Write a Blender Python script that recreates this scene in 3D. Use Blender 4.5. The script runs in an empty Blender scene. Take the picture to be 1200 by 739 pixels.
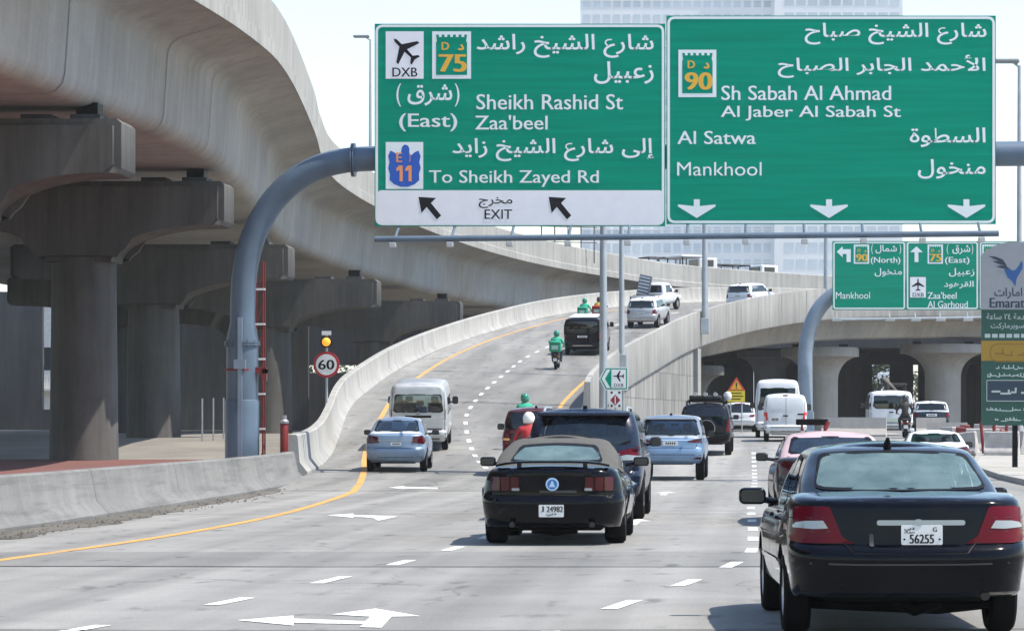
import bpy, bmesh, math, random
from mathutils import Vector, Matrix
from mathutils.bvhtree import BVHTree
R = math.radians
rnd = random.Random(7)
S = bpy.context.scene
COL = S.collection

# ------------------------------------------------------------------ camera, sky, sun, exposure
FPX, VPX, HY, HC = 3500.0, 880.0, 495.0, 1.6        # focal length, vanishing point and horizon in photo pixels
cam = bpy.data.cameras.new('camera')
cam.sensor_width = 36.0
cam.lens = 36.0 * FPX / 1200
cam.shift_x = (600 - VPX) / 1200
cam.shift_y = (HY - 369.5) / 1200
cam.clip_start, cam.clip_end = 0.5, 15000
co = bpy.data.objects.new('camera', cam)
COL.objects.link(co)
co.location = (0, 0, HC)
co.rotation_euler = (R(90), 0, 0)
S.camera = co

SUN = Vector((0.56, -0.065, 1.0)).normalized()
ELEV = math.asin(SUN.z)
AZ = math.atan2(SUN.x, SUN.y)
world = bpy.data.worlds.new('World')
S.world = world
world.use_nodes = True
nt = world.node_tree
sky = nt.nodes.new('ShaderNodeTexSky')
sky.sky_type = 'NISHITA'
sky.sun_disc = False
sky.sun_elevation = ELEV
sky.sun_rotation = AZ
sky.air_density = 1.2
sky.dust_density = 0.5
sky.ozone_density = 1.0
bg = nt.nodes['Background']
nt.links.new(sky.outputs[0], bg.inputs[0])
bg.inputs[1].default_value = 0.15
sl = bpy.data.lights.new('sun', 'SUN')
sl.energy = 4.4
sl.angle = R(0.5)
sl.color = (1.0, 0.925, 0.80)
so = bpy.data.objects.new('sun', sl)
COL.objects.link(so)
so.rotation_euler = SUN.to_track_quat('Z', 'Y').to_euler()
so.location = (30, 0, 60)
S.view_settings.view_transform = 'Standard'
S.view_settings.look = 'None'
S.view_settings.exposure = 0.75
S.view_settings.gamma = 1
S.cycles.max_bounces = 8
S.cycles.transparent_max_bounces = 12
S.cycles.caustics_reflective = False
S.cycles.caustics_refractive = False

# ------------------------------------------------------------------ materials
def srgb(r, g, b):
    f = lambda c: (c / 255 / 12.92) if c / 255 <= 0.04045 else ((c / 255 + 0.055) / 1.055) ** 2.4
    return (f(r), f(g), f(b))

class NT:
    def __init__(s, name):
        s.m = bpy.data.materials.new(name)
        s.m.use_nodes = True
        s.t = s.m.node_tree
        s.b = s.t.nodes['Principled BSDF']
        s.tc = None
    def n(s, t, **k):
        x = s.t.nodes.new(t)
        for a, v in k.items():
            setattr(x, a, v)
        return x
    def l(s, a, b):
        s.t.links.new(a, b)
    def coord(s, scale=(1, 1, 1)):
        if s.tc is None:
            s.tc = s.n('ShaderNodeTexCoord')
        mp = s.n('ShaderNodeMapping')
        mp.inputs['Scale'].default_value = scale
        s.l(s.tc.outputs['Object'], mp.inputs['Vector'])
        return mp.outputs[0]
    def noise(s, scale, detail=4, rough=0.55, stretch=(1, 1, 1)):
        x = s.n('ShaderNodeTexNoise')
        x.inputs['Scale'].default_value = scale
        x.inputs['Detail'].default_value = detail
        x.inputs['Roughness'].default_value = rough
        s.l(s.coord(stretch), x.inputs['Vector'])
        return x.outputs['Fac']
    def ramp(s, fac, a, b, lo=0.0, hi=1.0):
        x = s.n('ShaderNodeMapRange')
        x.inputs[1].default_value = lo; x.inputs[2].default_value = hi
        x.inputs[3].default_value = a; x.inputs[4].default_value = b
        s.l(fac, x.inputs[0])
        return x.outputs[0]
    def mul(s, a, b):
        x = s.n('ShaderNodeMath', operation='MULTIPLY')
        for i, v in enumerate((a, b)):
            if isinstance(v, (int, float)): x.inputs[i].default_value = v
            else: s.l(v, x.inputs[i])
        return x.outputs[0]
    def mix(s, fac, a, b):
        x = s.n('ShaderNodeMix', data_type='RGBA')
        for i, v in ((0, fac), (6, a), (7, b)):
            if isinstance(v, (int, float)): x.inputs[i].default_value = v
            elif isinstance(v, tuple): x.inputs[i].default_value = (*v, 1)[:4]
            else: s.l(v, x.inputs[i])
        return x.outputs[2]
    def scale_col(s, col, fac):
        x = s.n('ShaderNodeVectorMath', operation='SCALE')
        if isinstance(col, tuple): x.inputs[0].default_value = col[:3]
        else: s.l(col, x.inputs[0])
        s.l(fac, x.inputs['Scale'])
        return x.outputs[0]
    def bump(s, h, strength=0.2, dist=0.02):
        x = s.n('ShaderNodeBump')
        x.inputs['Strength'].default_value = strength
        x.inputs['Distance'].default_value = dist
        s.l(h, x.inputs['Height'])
        s.l(x.outputs[0], s.b.inputs['Normal'])

MATS = {}
def mat(name, col, rough=0.6, metal=0.0, coat=0.0, var=0.0, vscale=3.0, bump=0.0, bscale=60.0, spec=0.5, stretch=(1, 1, 1)):
    if name in MATS: return MATS[name]
    n = NT(name)
    b = n.b
    b.inputs['Roughness'].default_value = rough
    b.inputs['Metallic'].default_value = metal
    b.inputs['Coat Weight'].default_value = coat
    b.inputs['Coat Roughness'].default_value = 0.04
    b.inputs['Specular IOR Level'].default_value = spec
    if var:
        f = n.ramp(n.noise(vscale, stretch=stretch), 1 - var, 1 + var, 0.3, 0.7)
        n.l(n.scale_col(col, f), b.inputs['Base Color'])
        n.l(n.ramp(n.noise(vscale * 2.3), max(rough - 0.06, 0.02), min(rough + 0.1, 1)), b.inputs['Roughness'])
    else:
        b.inputs['Base Color'].default_value = (*col, 1)
    if bump:
        n.bump(n.noise(bscale, 5), bump)
    MATS[name] = n.m
    return n.m

def concrete(name, col, streak=0.25, blotch=0.18, warm=None, joints=None, scuff=False):
    n = NT(name)
    a = n.ramp(n.noise(0.22, 6, 0.62), 1 - blotch, 1 + blotch, 0.3, 0.7)
    b = n.ramp(n.noise(1.6, 4, 0.6, (1.4, 1.4, 0.12)), 1 - streak, 1 + streak * 0.5, 0.28, 0.68)
    c = n.ramp(n.noise(14, 5, 0.7), 0.9, 1.08, 0.3, 0.7)
    f = n.mul(n.mul(a, b), c)
    if scuff:
        f = n.mul(f, n.ramp(n.noise(1.2, 6, 0.7, (.25, .25, 5)), 1.05, .72, 0.48, 0.66))
    base = col
    if warm:
        base = n.mix(n.ramp(n.noise(0.09, 3), 0, 1, 0.38, 0.62), col, warm)
    cc = n.scale_col(base, f)
    if joints:
        sx, sz = joints
        w = n.n('ShaderNodeTexWave', wave_type='BANDS', bands_direction='Z')
        w.inputs['Scale'].default_value = sz
        w.inputs['Distortion'].default_value = 0.0
        n.l(n.coord(), w.inputs['Vector'])
        cc = n.mix(n.ramp(w.outputs['Fac'], 0.35, 0, 0.0, 0.03), cc, (col[0] * .4, col[1] * .4, col[2] * .4))
    n.l(cc, n.b.inputs['Base Color'])
    n.b.inputs['Roughness'].default_value = 0.85
    n.bump(n.noise(25, 6, 0.7), 0.25, 0.01)
    MATS[name] = n.m
    return n.m

C_NEW = concrete('parapet_concrete', (0.325, 0.322, 0.310), 0.26, 0.14)
C_OLD = concrete('girder_concrete', (0.335, 0.333, 0.325), 0.15, 0.2, (0.345, 0.315, 0.28))
C_PIER = concrete('shaded_pier_concrete', (0.0986, 0.0967, 0.0934), 0.35, 0.28)  # concrete darkened to carry the shade under the decks
C_DARK = concrete('deep_shade_concrete', (0.0624, 0.0642, 0.0696), 0.3, 0.2)  # darkest concrete: the deep underpass shade is in its colour
C_BAR = concrete('barrier_concrete', (0.165, 0.165, 0.162), 0.18, 0.16, scuff=True)

def asphalt(name, col, tracks=True):
    n = NT(name)
    a = n.ramp(n.noise(0.05, 5, 0.6, (1, 0.35, 1)), 0.76, 1.2, 0.32, 0.68)
    b = n.ramp(n.noise(0.9, 5, 0.65), 0.88, 1.10, 0.3, 0.7)
    g = n.ramp(n.noise(38, 4, 0.85), 0.62, 1.36, 0.28, 0.72)
    tr = n.ramp(n.noise(1.1, 3, 0.5, (1.0, 0.02, 1)), 0.74, 1.12, 0.34, 0.64)
    st = n.ramp(n.noise(0.35, 4, 0.6, (0.12, 1.6, 1)), 0.93, 1.04, 0.3, 0.6)
    f = n.mul(n.mul(n.mul(n.mul(a, b), g), tr), st)
    # fine cracks, broken up so that only some run on; oil spots; pale worn stones
    vo = n.n('ShaderNodeTexVoronoi', feature='DISTANCE_TO_EDGE')
    vo.inputs['Scale'].default_value = 0.42
    wob = n.n('ShaderNodeVectorMath', operation='ADD')
    nz = n.n('ShaderNodeTexNoise'); nz.inputs['Scale'].default_value = 1.3; nz.inputs['Detail'].default_value = 5
    n.l(n.coord((1, .55, 1)), nz.inputs['Vector'])
    n.l(n.coord((1, .55, 1)), wob.inputs[0]); n.l(nz.outputs['Color'], wob.inputs[1])
    n.l(wob.outputs[0], vo.inputs['Vector'])
    line = n.ramp(vo.outputs['Distance'], 0.5, 0.0, 0.0, 0.012)
    mask = n.ramp(n.noise(0.13, 3), 0, 1, 0.50, 0.60)
    inv = n.n('ShaderNodeMath', operation='SUBTRACT'); inv.inputs[0].default_value = 1.0
    n.l(n.mul(line, mask), inv.inputs[1])
    oil = n.ramp(n.noise(2.6, 2, 0.4, (1, .35, 1)), 1.0, 0.55, 0.64, 0.74)
    f = n.mul(n.mul(f, inv.outputs[0]), oil)
    n.l(n.scale_col(col, f), n.b.inputs['Base Color'])
    n.b.inputs['Roughness'].default_value = 0.82
    n.bump(n.noise(90, 4, 0.8), 0.35, 0.008)
    MATS[name] = n.m
    return n.m
ASPH = asphalt('road_asphalt', (0.248, 0.245, 0.237))
ASPH2 = asphalt('ramp_asphalt', (0.215, 0.212, 0.204))
PATCH = asphalt('patched_asphalt', (0.195, 0.193, 0.187))

def paint_mark(name, col):
    n = NT(name)
    worn = n.ramp(n.noise(2.4, 8, 0.8, (1, .5, 1)), 0.80, 0.0, 0.33, 0.50)
    c = n.mix(worn, n.scale_col(col, n.ramp(n.noise(40, 3, 0.8), 0.85, 1.05, 0.3, 0.7)), (0.15, 0.15, 0.148))
    n.l(c, n.b.inputs['Base Color'])
    n.b.inputs['Roughness'].default_value = 0.7
    MATS[name] = n.m
    return n.m
M_WHITE = paint_mark('white_road_paint', (0.7920, 0.8040, 0.7920))
M_YEL = paint_mark('yellow_road_paint', (0.6000, 0.3225, 0.0750))

def sand(name, col, col2):
    n = NT(name)
    c = n.mix(n.ramp(n.noise(0.3, 7, 0.65), 0, 1, 0.35, 0.65), col, col2)
    n.l(n.scale_col(c, n.ramp(n.noise(8, 6, 0.75), 0.8, 1.15, 0.3, 0.7)), n.b.inputs['Base Color'])
    n.b.inputs['Roughness'].default_value = 0.95
    n.bump(n.noise(12, 6, 0.7), 0.5, 0.03)
    MATS[name] = n.m
    return n.m
SAND = sand('sandy_ground', (0.2325, 0.2170, 0.1938), (0.1550, 0.1473, 0.1364))
PAVE = sand('pale_paving', (0.3875, 0.3720, 0.3488), (0.3100, 0.3023, 0.2790))
REDP = sand('red_paving', (0.1783, 0.0667, 0.0589), (0.1318, 0.0620, 0.0558))

def paint(name, col, metal=0.0, rough=0.32, dirt=0.12, coat=0.5):
    if name in MATS: return MATS[name]
    n = NT(name)
    f = n.ramp(n.noise(2.2, 5, 0.6), 1 - dirt, 1 + dirt * .4, 0.3, 0.65)
    surface_film = n.ramp(n.noise(5, 6, 0.7), 0.0, 0.05 * (dirt / 0.12), 0.45, 0.8)
    n.l(n.mix(surface_film, n.scale_col(col, f), (0.30, 0.27, 0.22)), n.b.inputs['Base Color'])
    n.b.inputs['Metallic'].default_value = metal
    n.l(n.ramp(n.noise(7, 4), rough - 0.05, rough + 0.14, 0.3, 0.7), n.b.inputs['Roughness'])
    n.b.inputs['Coat Weight'].default_value = coat
    n.b.inputs['Specular IOR Level'].default_value = 0.05 if coat < .3 else 0.3
    n.b.inputs['Coat Roughness'].default_value = 0.05
    if coat > .9: n.b.inputs['Coat IOR'].default_value = 1.25; n.b.inputs['Specular IOR Level'].default_value = 0.05
    MATS[name] = n.m
    return n.m

def glass(name, tint, ior=1.5, extra=0.03, glo=(0.92, 0.97, 1.0), surface_film=0.0):
    if name in MATS: return MATS[name]
    n = NT(name)
    t = n.t
    tr = n.n('ShaderNodeBsdfTransparent'); tr.inputs[0].default_value = (*tint, 1)
    gl = n.n('ShaderNodeBsdfGlossy'); gl.inputs['Roughness'].default_value = 0.03
    gl.inputs[0].default_value = (*glo, 1)
    fr = n.n('ShaderNodeFresnel'); fr.inputs[0].default_value = ior
    ad = n.n('ShaderNodeMath', operation='ADD'); ad.inputs[1].default_value = extra
    n.l(fr.outputs[0], ad.inputs[0])
    mx = n.n('ShaderNodeMixShader')
    n.l(ad.outputs[0], mx.inputs[0]); n.l(tr.outputs[0], mx.inputs[1]); n.l(gl.outputs[0], mx.inputs[2])
    out = mx.outputs[0]
    if surface_film:                                     # uneven pale teal diffuse layer over the pane
        df = n.n('ShaderNodeBsdfDiffuse'); df.inputs[0].default_value = (0.50, 0.68, 0.64, 1)
        m2 = n.n('ShaderNodeMixShader')
        n.l(n.ramp(n.noise(3.5, 5, 0.6), surface_film * .55, surface_film * 1.5, 0.3, 0.7), m2.inputs[0])
        n.l(out, m2.inputs[1]); n.l(df.outputs[0], m2.inputs[2])
        out = m2.outputs[0]
    n.l(out, t.nodes['Material Output'].inputs[0])
    MATS[name] = n.m
    return n.m

BLK = mat('black_plastic', (0.006, 0.006, 0.007), 0.5, spec=0.12)
TYRE = mat('tyre_rubber', (0.008, 0.008, 0.009), 0.85, spec=0.08, var=0.2, vscale=20)
RIM = mat('alloy_rim', (0.42, 0.43, 0.45), 0.3, 0.9)
CHROME = mat('chrome', (0.75, 0.76, 0.78), 0.12, 1.0)
REDL = mat('red_lens', (0.11, 0.002, 0.010), 0.16, 0, .15, spec=.1)
REDD = mat('dark_red_lens', (0.06, 0.002, 0.006), 0.14, 0, .3, spec=.3)
CLRL = mat('clear_lens', (0.30, 0.31, 0.32), 0.15, 0.3, 1.0)
AMBL = mat('amber_lens', (0.8, 0.28, 0.02), 0.2, 0, 1.0)
SEATM = mat('seat_fabric', (0.035, 0.035, 0.038), 0.9, var=0.2, vscale=9)
SEATG = mat('beige_seat_fabric', (0.20, 0.18, 0.15), 0.9, var=0.2, vscale=9)
PLATE = mat('plate_white', (0.74, 0.74, 0.73), 0.4)
INK = mat('black_ink', (0.010, 0.010, 0.012), 0.5, spec=0.2)
STEEL = mat('galvanised_steel', (0.40, 0.43, 0.46), 0.45, 0.6, var=0.12, vscale=2)
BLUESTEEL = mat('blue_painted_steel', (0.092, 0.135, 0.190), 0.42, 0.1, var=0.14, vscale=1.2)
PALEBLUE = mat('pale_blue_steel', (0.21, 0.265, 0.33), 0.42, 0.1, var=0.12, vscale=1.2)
SIGNG = mat('sign_green', (0.0000, 0.2868, 0.1783), 0.6, spec=0.05, var=0.13, vscale=1.6, stretch=(0.15, 1, 4))
SIGNW = mat('sign_white', (0.8400, 0.8800, 0.8800), 0.4, var=0.03)
SIGNGR = mat('sign_pale_grey', (0.8712, 0.8580, 0.8800), 0.4, var=0.03)
SIGNY = mat('sign_amber', (0.8510, 0.4600, 0.0403), 0.45)
SIGNB = mat('sign_blue', (0.01, 0.10, 0.48), 0.4)
SIGNO = mat('sign_orange', (0.90, 0.33, 0.12), 0.45)
ALU = mat('aluminium_back', (0.45, 0.46, 0.47), 0.45, 0.7)
REDPAINT = mat('red_paint', (0.20, 0.02, 0.022), 0.5, var=0.2)
DGLASS = glass('dark_tinted_glass', (0.10, 0.12, 0.13), 1.5, 0.02)
TEAL = glass('teal_tinted_glass', (0.82, 0.99, 0.95), 1.5, 0.10, (0.66, 0.90, 0.84), surface_film=0.13)
CGLASS = glass('clear_car_glass', (0.52, 0.62, 0.62), 1.5, 0.03)

# ------------------------------------------------------------------ mesh helpers
class MB:
    def __init__(s):
        s.bm = bmesh.new()
    def quadgrid(s, rows, closed=False):
        vs = [[s.bm.verts.new(p) for p in r] for r in rows]
        for a, b in zip(vs[:-1], vs[1:]):
            n = len(a)
            for i in range(n if closed else n - 1):
                j = (i + 1) % n
                try: s.bm.faces.new((a[i], a[j], b[j], b[i]))
                except ValueError: pass
        return vs
    def face(s, pts):
        return s.bm.faces.new([s.bm.verts.new(p) for p in pts])
    def box(s, x0, x1, y0, y1, z0, z1, bev=0.0, seg=2):
        v = [s.bm.verts.new((x, y, z)) for x in (x0, x1) for y in (y0, y1) for z in (z0, z1)]
        fs = [s.bm.faces.new([v[i] for i in f]) for f in ((0, 1, 3, 2), (4, 6, 7, 5), (0, 4, 5, 1), (2, 3, 7, 6), (0, 2, 6, 4), (1, 5, 7, 3))]
        if bev:
            es = {e for f in fs for e in f.edges}
            bmesh.ops.bevel(s.bm, geom=list(es), offset=bev, segments=seg, profile=0.5, affect='EDGES')
        return s
    def tube(s, pts, r, n=12, cap=True):
        pts = [Vector(p) for p in pts]
        rs = r if isinstance(r, (list, tuple)) else [r] * len(pts)
        rows = []
        up = None
        for i, p in enumerate(pts):
            t = (pts[min(i + 1, len(pts) - 1)] - pts[max(i - 1, 0)]).normalized()
            if up is None:
                up = Vector((0, 0, 1)) if abs(t.z) < 0.9 else Vector((0, 1, 0))
            u = t.cross(up).normalized()
            w = u.cross(t).normalized()
            up = w
            rows.append([p + u * math.cos(a) * rs[i] + w * math.sin(a) * rs[i] for a in [k * 2 * math.pi / n for k in range(n)]])
        vs = s.quadgrid(rows, True)
        if cap:
            s.bm.faces.new(vs[0][::-1]); s.bm.faces.new(vs[-1])
        return s
    def lathe(s, prof, c=(0, 0, 0), n=24, axis='z', cap=True):
        rows = []
        for r, h in prof:
            ring = []
            for k in range(n):
                a = k * 2 * math.pi / n
                x, y = r * math.cos(a), r * math.sin(a)
                if axis == 'z': q = (x, y, h)
                elif axis == 'x': q = (h, x, y)
                else: q = (x, h, y)
                ring.append(Vector(q) + Vector(c))
            rows.append(ring)
        vs = s.quadgrid(rows, True)
        if cap:
            for ring, rv in ((vs[0], True), (vs[-1], False)):
                try: s.bm.faces.new(ring[::-1] if rv else ring)
                except ValueError: pass
        return s
    def prism(s, poly, a, b, plane='xz'):
        def P(u, v, w):
            return {'xz': (u, w, v), 'xy': (u, v, w), 'yz': (w, u, v)}[plane]
        f0 = [s.bm.verts.new(P(u, v, a)) for u, v in poly]
        f1 = [s.bm.verts.new(P(u, v, b)) for u, v in poly]
        n = len(poly)
        s.bm.faces.new(f0); s.bm.faces.new(f1[::-1])
        for i in range(n):
            j = (i + 1) % n
            s.bm.faces.new((f0[i], f1[i], f1[j], f0[j]))
        return s
    def build(s, name, m, parent=None, smooth=None, recalc=True, loc=None):
        if recalc:
            bmesh.ops.recalc_face_normals(s.bm, faces=s.bm.faces[:])
        me = bpy.data.meshes.new(name)
        s.bm.to_mesh(me); s.bm.free()
        for k in (m if isinstance(m, (list, tuple)) else [m]):
            me.materials.append(k)
        if smooth is not None:
            me.shade_smooth()
            me.set_sharp_from_angle(angle=R(smooth))
        o = bpy.data.objects.new(name, me)
        COL.objects.link(o)
        if parent is not None: o.parent = parent
        if loc is not None: o.location = loc
        return o

def tag(o, label=None, cat=None, group=None, kind=None):
    if label: o['label'] = label
    if cat: o['category'] = cat
    if group: o['group'] = group
    if kind: o['kind'] = kind
    return o
def struct(o): return tag(o, kind='structure')
def empty(name, loc, label, cat, group=None, rz=0.0):
    o = bpy.data.objects.new(name, None)
    COL.objects.link(o)
    o.location = loc
    o.rotation_euler = (0, 0, rz)
    o.empty_display_size = 0.3
    return tag(o, label, cat, group)
def copy_tree(o, parent=None):
    c = o.copy(); COL.objects.link(c)
    if parent is not None: c.parent = parent
    for ch in list(o.children): copy_tree(ch, c)
    return c
def W(px, py, Y):
    s = FPX / Y
    return Vector(((px - VPX) / s, Y, HC + (HY - py) / s))
def interp(tab, t):
    if t <= tab[0][0]: return tab[0][1]
    for (a, u), (b, v) in zip(tab[:-1], tab[1:]):
        if t <= b: return u + (v - u) * (t - a) / (b - a)
    return tab[-1][1]
def catmull(pts, per=6):
    P = [Vector(p) for p in pts]
    P = [P[0] * 2 - P[1]] + P + [P[-1] * 2 - P[-2]]
    out = []
    for i in range(1, len(P) - 2):
        for k in range(per):
            t = k / per
            p0, p1, p2, p3 = P[i - 1:i + 3]
            out.append(0.5 * ((2 * p1) + (p2 - p0) * t + (2 * p0 - 5 * p1 + 4 * p2 - p3) * t * t + (3 * p1 - p0 - 3 * p2 + p3) * t ** 3))
    out.append(P[-2].copy())
    return out
def rounded(poly, r, n=4):
    out = []
    N = len(poly)
    for i in range(N):
        p, a, b = Vector(poly[i]), Vector(poly[i - 1]), Vector(poly[(i + 1) % N])
        da, db = (a - p), (b - p)
        rr = min(r, da.length * 0.48, db.length * 0.48)
        pa, pb = p + da.normalized() * rr, p + db.normalized() * rr
        for k in range(n + 1):
            t = k / n
            q = pa * (1 - t) ** 2 + p * 2 * t * (1 - t) + pb * t * t
            out.append((q.x, q.y))
    return out
def rect(x0, z0, x1, z1): return [(x0, z0), (x1, z0), (x1, z1), (x0, z1)]

# ------------------------------------------------------------------ lettering
AR = {'ا': (0xFE8D, 2), 'أ': (0xFE83, 2), 'إ': (0xFE87, 2), 'ب': (0xFE8F, 4), 'ة': (0xFE93, 2), 'ت': (0xFE95, 4), 'ج': (0xFE9D, 4),
      'ح': (0xFEA1, 4), 'خ': (0xFEA5, 4), 'د': (0xFEA9, 2), 'ر': (0xFEAD, 2), 'ز': (0xFEAF, 2), 'س': (0xFEB1, 4), 'ش': (0xFEB5, 4),
      'ص': (0xFEB9, 4), 'ط': (0xFEC1, 4), 'ع': (0xFEC9, 4), 'ف': (0xFED1, 4), 'ق': (0xFED5, 4), 'ك': (0xFED9, 4), 'ل': (0xFEDD, 4),
      'م': (0xFEE1, 4), 'ن': (0xFEE5, 4), 'ه': (0xFEE9, 4), 'و': (0xFEED, 2), 'ى': (0xFEEF, 2), 'ي': (0xFEF1, 4)}
def shape_ar(s):
    words = []
    for w in s.split(' '):
        out, i, prev = [], 0, False
        while i < len(w):
            c = w[i]
            if c == 'ل' and i + 1 < len(w) and w[i + 1] in 'اأ':
                base = 0xFEFB if w[i + 1] == 'ا' else 0xFEF7
                out.append(chr(base + (1 if prev else 0))); prev = False; i += 2
                continue
            if c not in AR:
                out.append(c); prev = False; i += 1
                continue
            b, n = AR[c]
            nxt = i + 1 < len(w) and w[i + 1] in AR
            if n == 4:
                k = (3 if prev else 2) if nxt else (1 if prev else 0)
                out.append(chr(b + k)); prev = True
            else:
                out.append(chr(b + (1 if prev else 0))); prev = False
            i += 1
        words.append(''.join(reversed(out)))
    return ' '.join(reversed(words))
def letters(body, box, y, m, parent, bold=0.012, name='lettering', ar=False, keep=False, arab_paren=False):
    """flat lettering fitted to box (x0,z0,x1,z1) in the plane y of the parent, read from -Y"""
    s = shape_ar(body) if ar else body
    if arab_paren: s = '( ' + s + ' )'
    cu = bpy.data.curves.new('letters', 'FONT')
    cu.body = s
    cu.offset = bold if ar else 0.0
    cu.resolution_u = 3
    o = bpy.data.objects.new('letters', cu)
    COL.objects.link(o)
    bpy.context.view_layer.update()
    me = bpy.data.meshes.new_from_object(o.evaluated_get(bpy.context.evaluated_depsgraph_get()))
    bpy.data.objects.remove(o); bpy.data.curves.remove(cu)
    xs = [v.co.x for v in me.vertices]; ys = [v.co.y for v in me.vertices]
    x0, z0, x1, z1 = box
    a, b, c, d = min(xs), max(xs), min(ys), max(ys)
    sx = (x1 - x0) / max(b - a, 1e-6); sz = (z1 - z0) / max(d - c, 1e-6)
    if keep:
        sx = min(sx, sz); sz = sx
    cx, cz = (x0 + x1) / 2, (z0 + z1) / 2
    for v in me.vertices:
        v.co = (cx + (v.co.x - (a + b) / 2) * sx, y, cz + (v.co.y - (c + d) / 2) * sz)
    if bold and not ar:
        # heavier strokes: a second layer of the same letters a hair to the side and in front
        b2 = bmesh.new(); b2.from_mesh(me)
        g = bmesh.ops.duplicate(b2, geom=b2.verts[:] + b2.edges[:] + b2.faces[:])['geom']
        for v in g:
            if isinstance(v, bmesh.types.BMVert): v.co.x += bold * 2.2 * sx; v.co.y -= .002
        for v in b2.verts: v.co.x -= bold * 1.1 * sx
        b2.to_mesh(me); b2.free()
    me.name = name
    me.materials.clear(); me.materials.append(m)
    t = bpy.data.objects.new(name, me)
    COL.objects.link(t)
    t.parent = parent
    return t
def plate_poly(poly, y, m, parent, name, depth=0.006):
    return MB().prism(poly, y, y + depth, 'xz').build(name, m, parent)
PLANE_R = [(0, 1), (.10, .82), (.11, .38), (.95, -.18), (.95, -.36), (.11, -.08), (.08, -.62), (.36, -.84), (.36, -.98), (0, -.88)]
PLANE = PLANE_R + [(-x, z) for x, z in PLANE_R[-2:0:-1]]
def xf(poly, cx, cz, s, ang=0.0, sz=None):
    sz = sz or s
    c, d = math.cos(R(ang)), math.sin(R(ang))
    return [(cx + (x * c - z * d) * s, cz + (x * d + z * c) * sz) for x, z in poly]
# ------------------------------------------------------------------ the setting: ground, roads, markings
ZM = [(0, 0), (84, 0), (95, .12), (106, .40), (119, .82), (130, 1.0), (145, 1.06), (4000, 1.06)]
def zm(y): return interp(ZM, y)
YS = [-40, 0, 10, 20, 30, 40, 50, 60, 70, 78, 84, 88, 92, 95, 99, 103, 106, 110, 114, 119, 124, 130, 136, 145, 170, 200, 240, 300, 400]
mb = MB()
XS = [-3000, -800, -300, -120, -60, -40, -25, -12, 0, 9, 16, 30, 60, 120, 300, 800, 3000]
mb.quadgrid([[(x, y, zm(y) - .03) for x in XS] for y in [-600] + YS + [700, 1400, 3000, 6000]])
struct(mb.build('ground', SAND))

def strip(name, left, right, ys, z, m, nx=6):
    mb = MB()
    rows = []
    for y in ys:
        a, b = left(y), right(y)
        rows.append([(a + (b - a) * k / nx, y, zm(y) + z) for k in range(nx + 1)])
    mb.quadgrid(rows)
    return mb.build(name, m)
YR = [y for y in YS if 0 <= y <= 400]
road_l = lambda y: interp([(0, -12.4), (45, -11.0), (60, -11.1), (75, -11.6), (84, -12.5), (120, -13), (400, -13)], y)
road_r = lambda y: interp([(0, 7.0), (95, 7.0), (110, 8.4), (140, 12), (400, 14)], y)
MAIN = struct(strip('road', road_l, road_r, YR, 0.0, ASPH, 10))
# darker resurfaced band across the near lanes and the saw-cut joint along its edge
struct(strip('road_patch', lambda y: road_l(y) + 1.2, lambda y: 7.0, [33.2, 35.0, 37.0], 0.004, PATCH))
mb = MB()
for a, b, yy, w in ((-10.6, 7, 33.1, .05), (-10.9, 7, 52.0, .05), (-11, 7, 23.0, .05)):
    mb.quadgrid([[(a + (b - a) * k / 12, yy + .12 * math.sin(k * .9) + d, .008) for k in range(13)] for d in (0, w)])
struct(mb.build('road_joint', INK))

# ramp: left parapet line, right parapet line, surface height (left, right)
ST = [(-11.6, 70, -4.2, 70, 0.006, 0.006), (-12.0, 82, -4.3, 82, .26, .16), (-12.95, 92, -4.9, 92, .52, .45), (-13.95, 101, -5.6, 101, .98, .95),
      (-15.1, 112, -6.4, 112, 1.95, 1.75), (-15.7, 121, -6.7, 121, 2.68, 2.45), (-16.2, 138, -6.4, 137, 4.05, 3.7), (-16.0, 155, -5.3, 151, 5.4, 4.95),
      (-14.6, 172, -3.4, 167, 6.9, 6.55), (-11.8, 187, 0.1, 181, 8.35, 8.0), (-7.0, 200, 5, 191, 9.45, 9.0), (0, 211, 12, 200, 10.1, 9.5),
      (10, 221, 22, 208, 10.3, 9.7), (30, 232, 38, 215, 10.3, 9.8), (75, 246, 80, 226, 10.3, 9.8)]
PER = 6
RL = catmull([(a, b, e) for a, b, c, d, e, f in ST], PER)
RR = catmull([(c, d, f) for a, b, c, d, e, f in ST], PER)
def ridx(st): return int(round(st * PER))
mb = MB()
mb.quadgrid([[l.lerp(r, k / 8) for k in range(9)] for l, r in zip(RL, RR)])
RAMP = struct(mb.build('ramp_road', ASPH2))
dg = bpy.context.evaluated_depsgraph_get()
bvh_main = BVHTree.FromObject(MAIN, dg)
bvh_ramp = BVHTree.FromObject(RAMP, dg)
def ground_at(x, y):
    best = -9.0; nrm = Vector((0, 0, 1))
    for b in (bvh_main, bvh_ramp):
        h = b.ray_cast(Vector((x, y, 60)), Vector((0, 0, -1)))
        if h[0] is not None and h[0].z > best: best, nrm = h[0].z, h[1]
    if best < -5: best = zm(y) - .03
    return best, (nrm if nrm.z > 0 else -nrm)
def normals2d(pts):
    out = []
    for i in range(len(pts)):
        t = pts[min(i + 1, len(pts) - 1)] - pts[max(i - 1, 0)]
        t.z = 0; t.normalize()
        out.append(Vector((-t.y, t.x, 0)))           # to the left of travel
    return out

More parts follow.
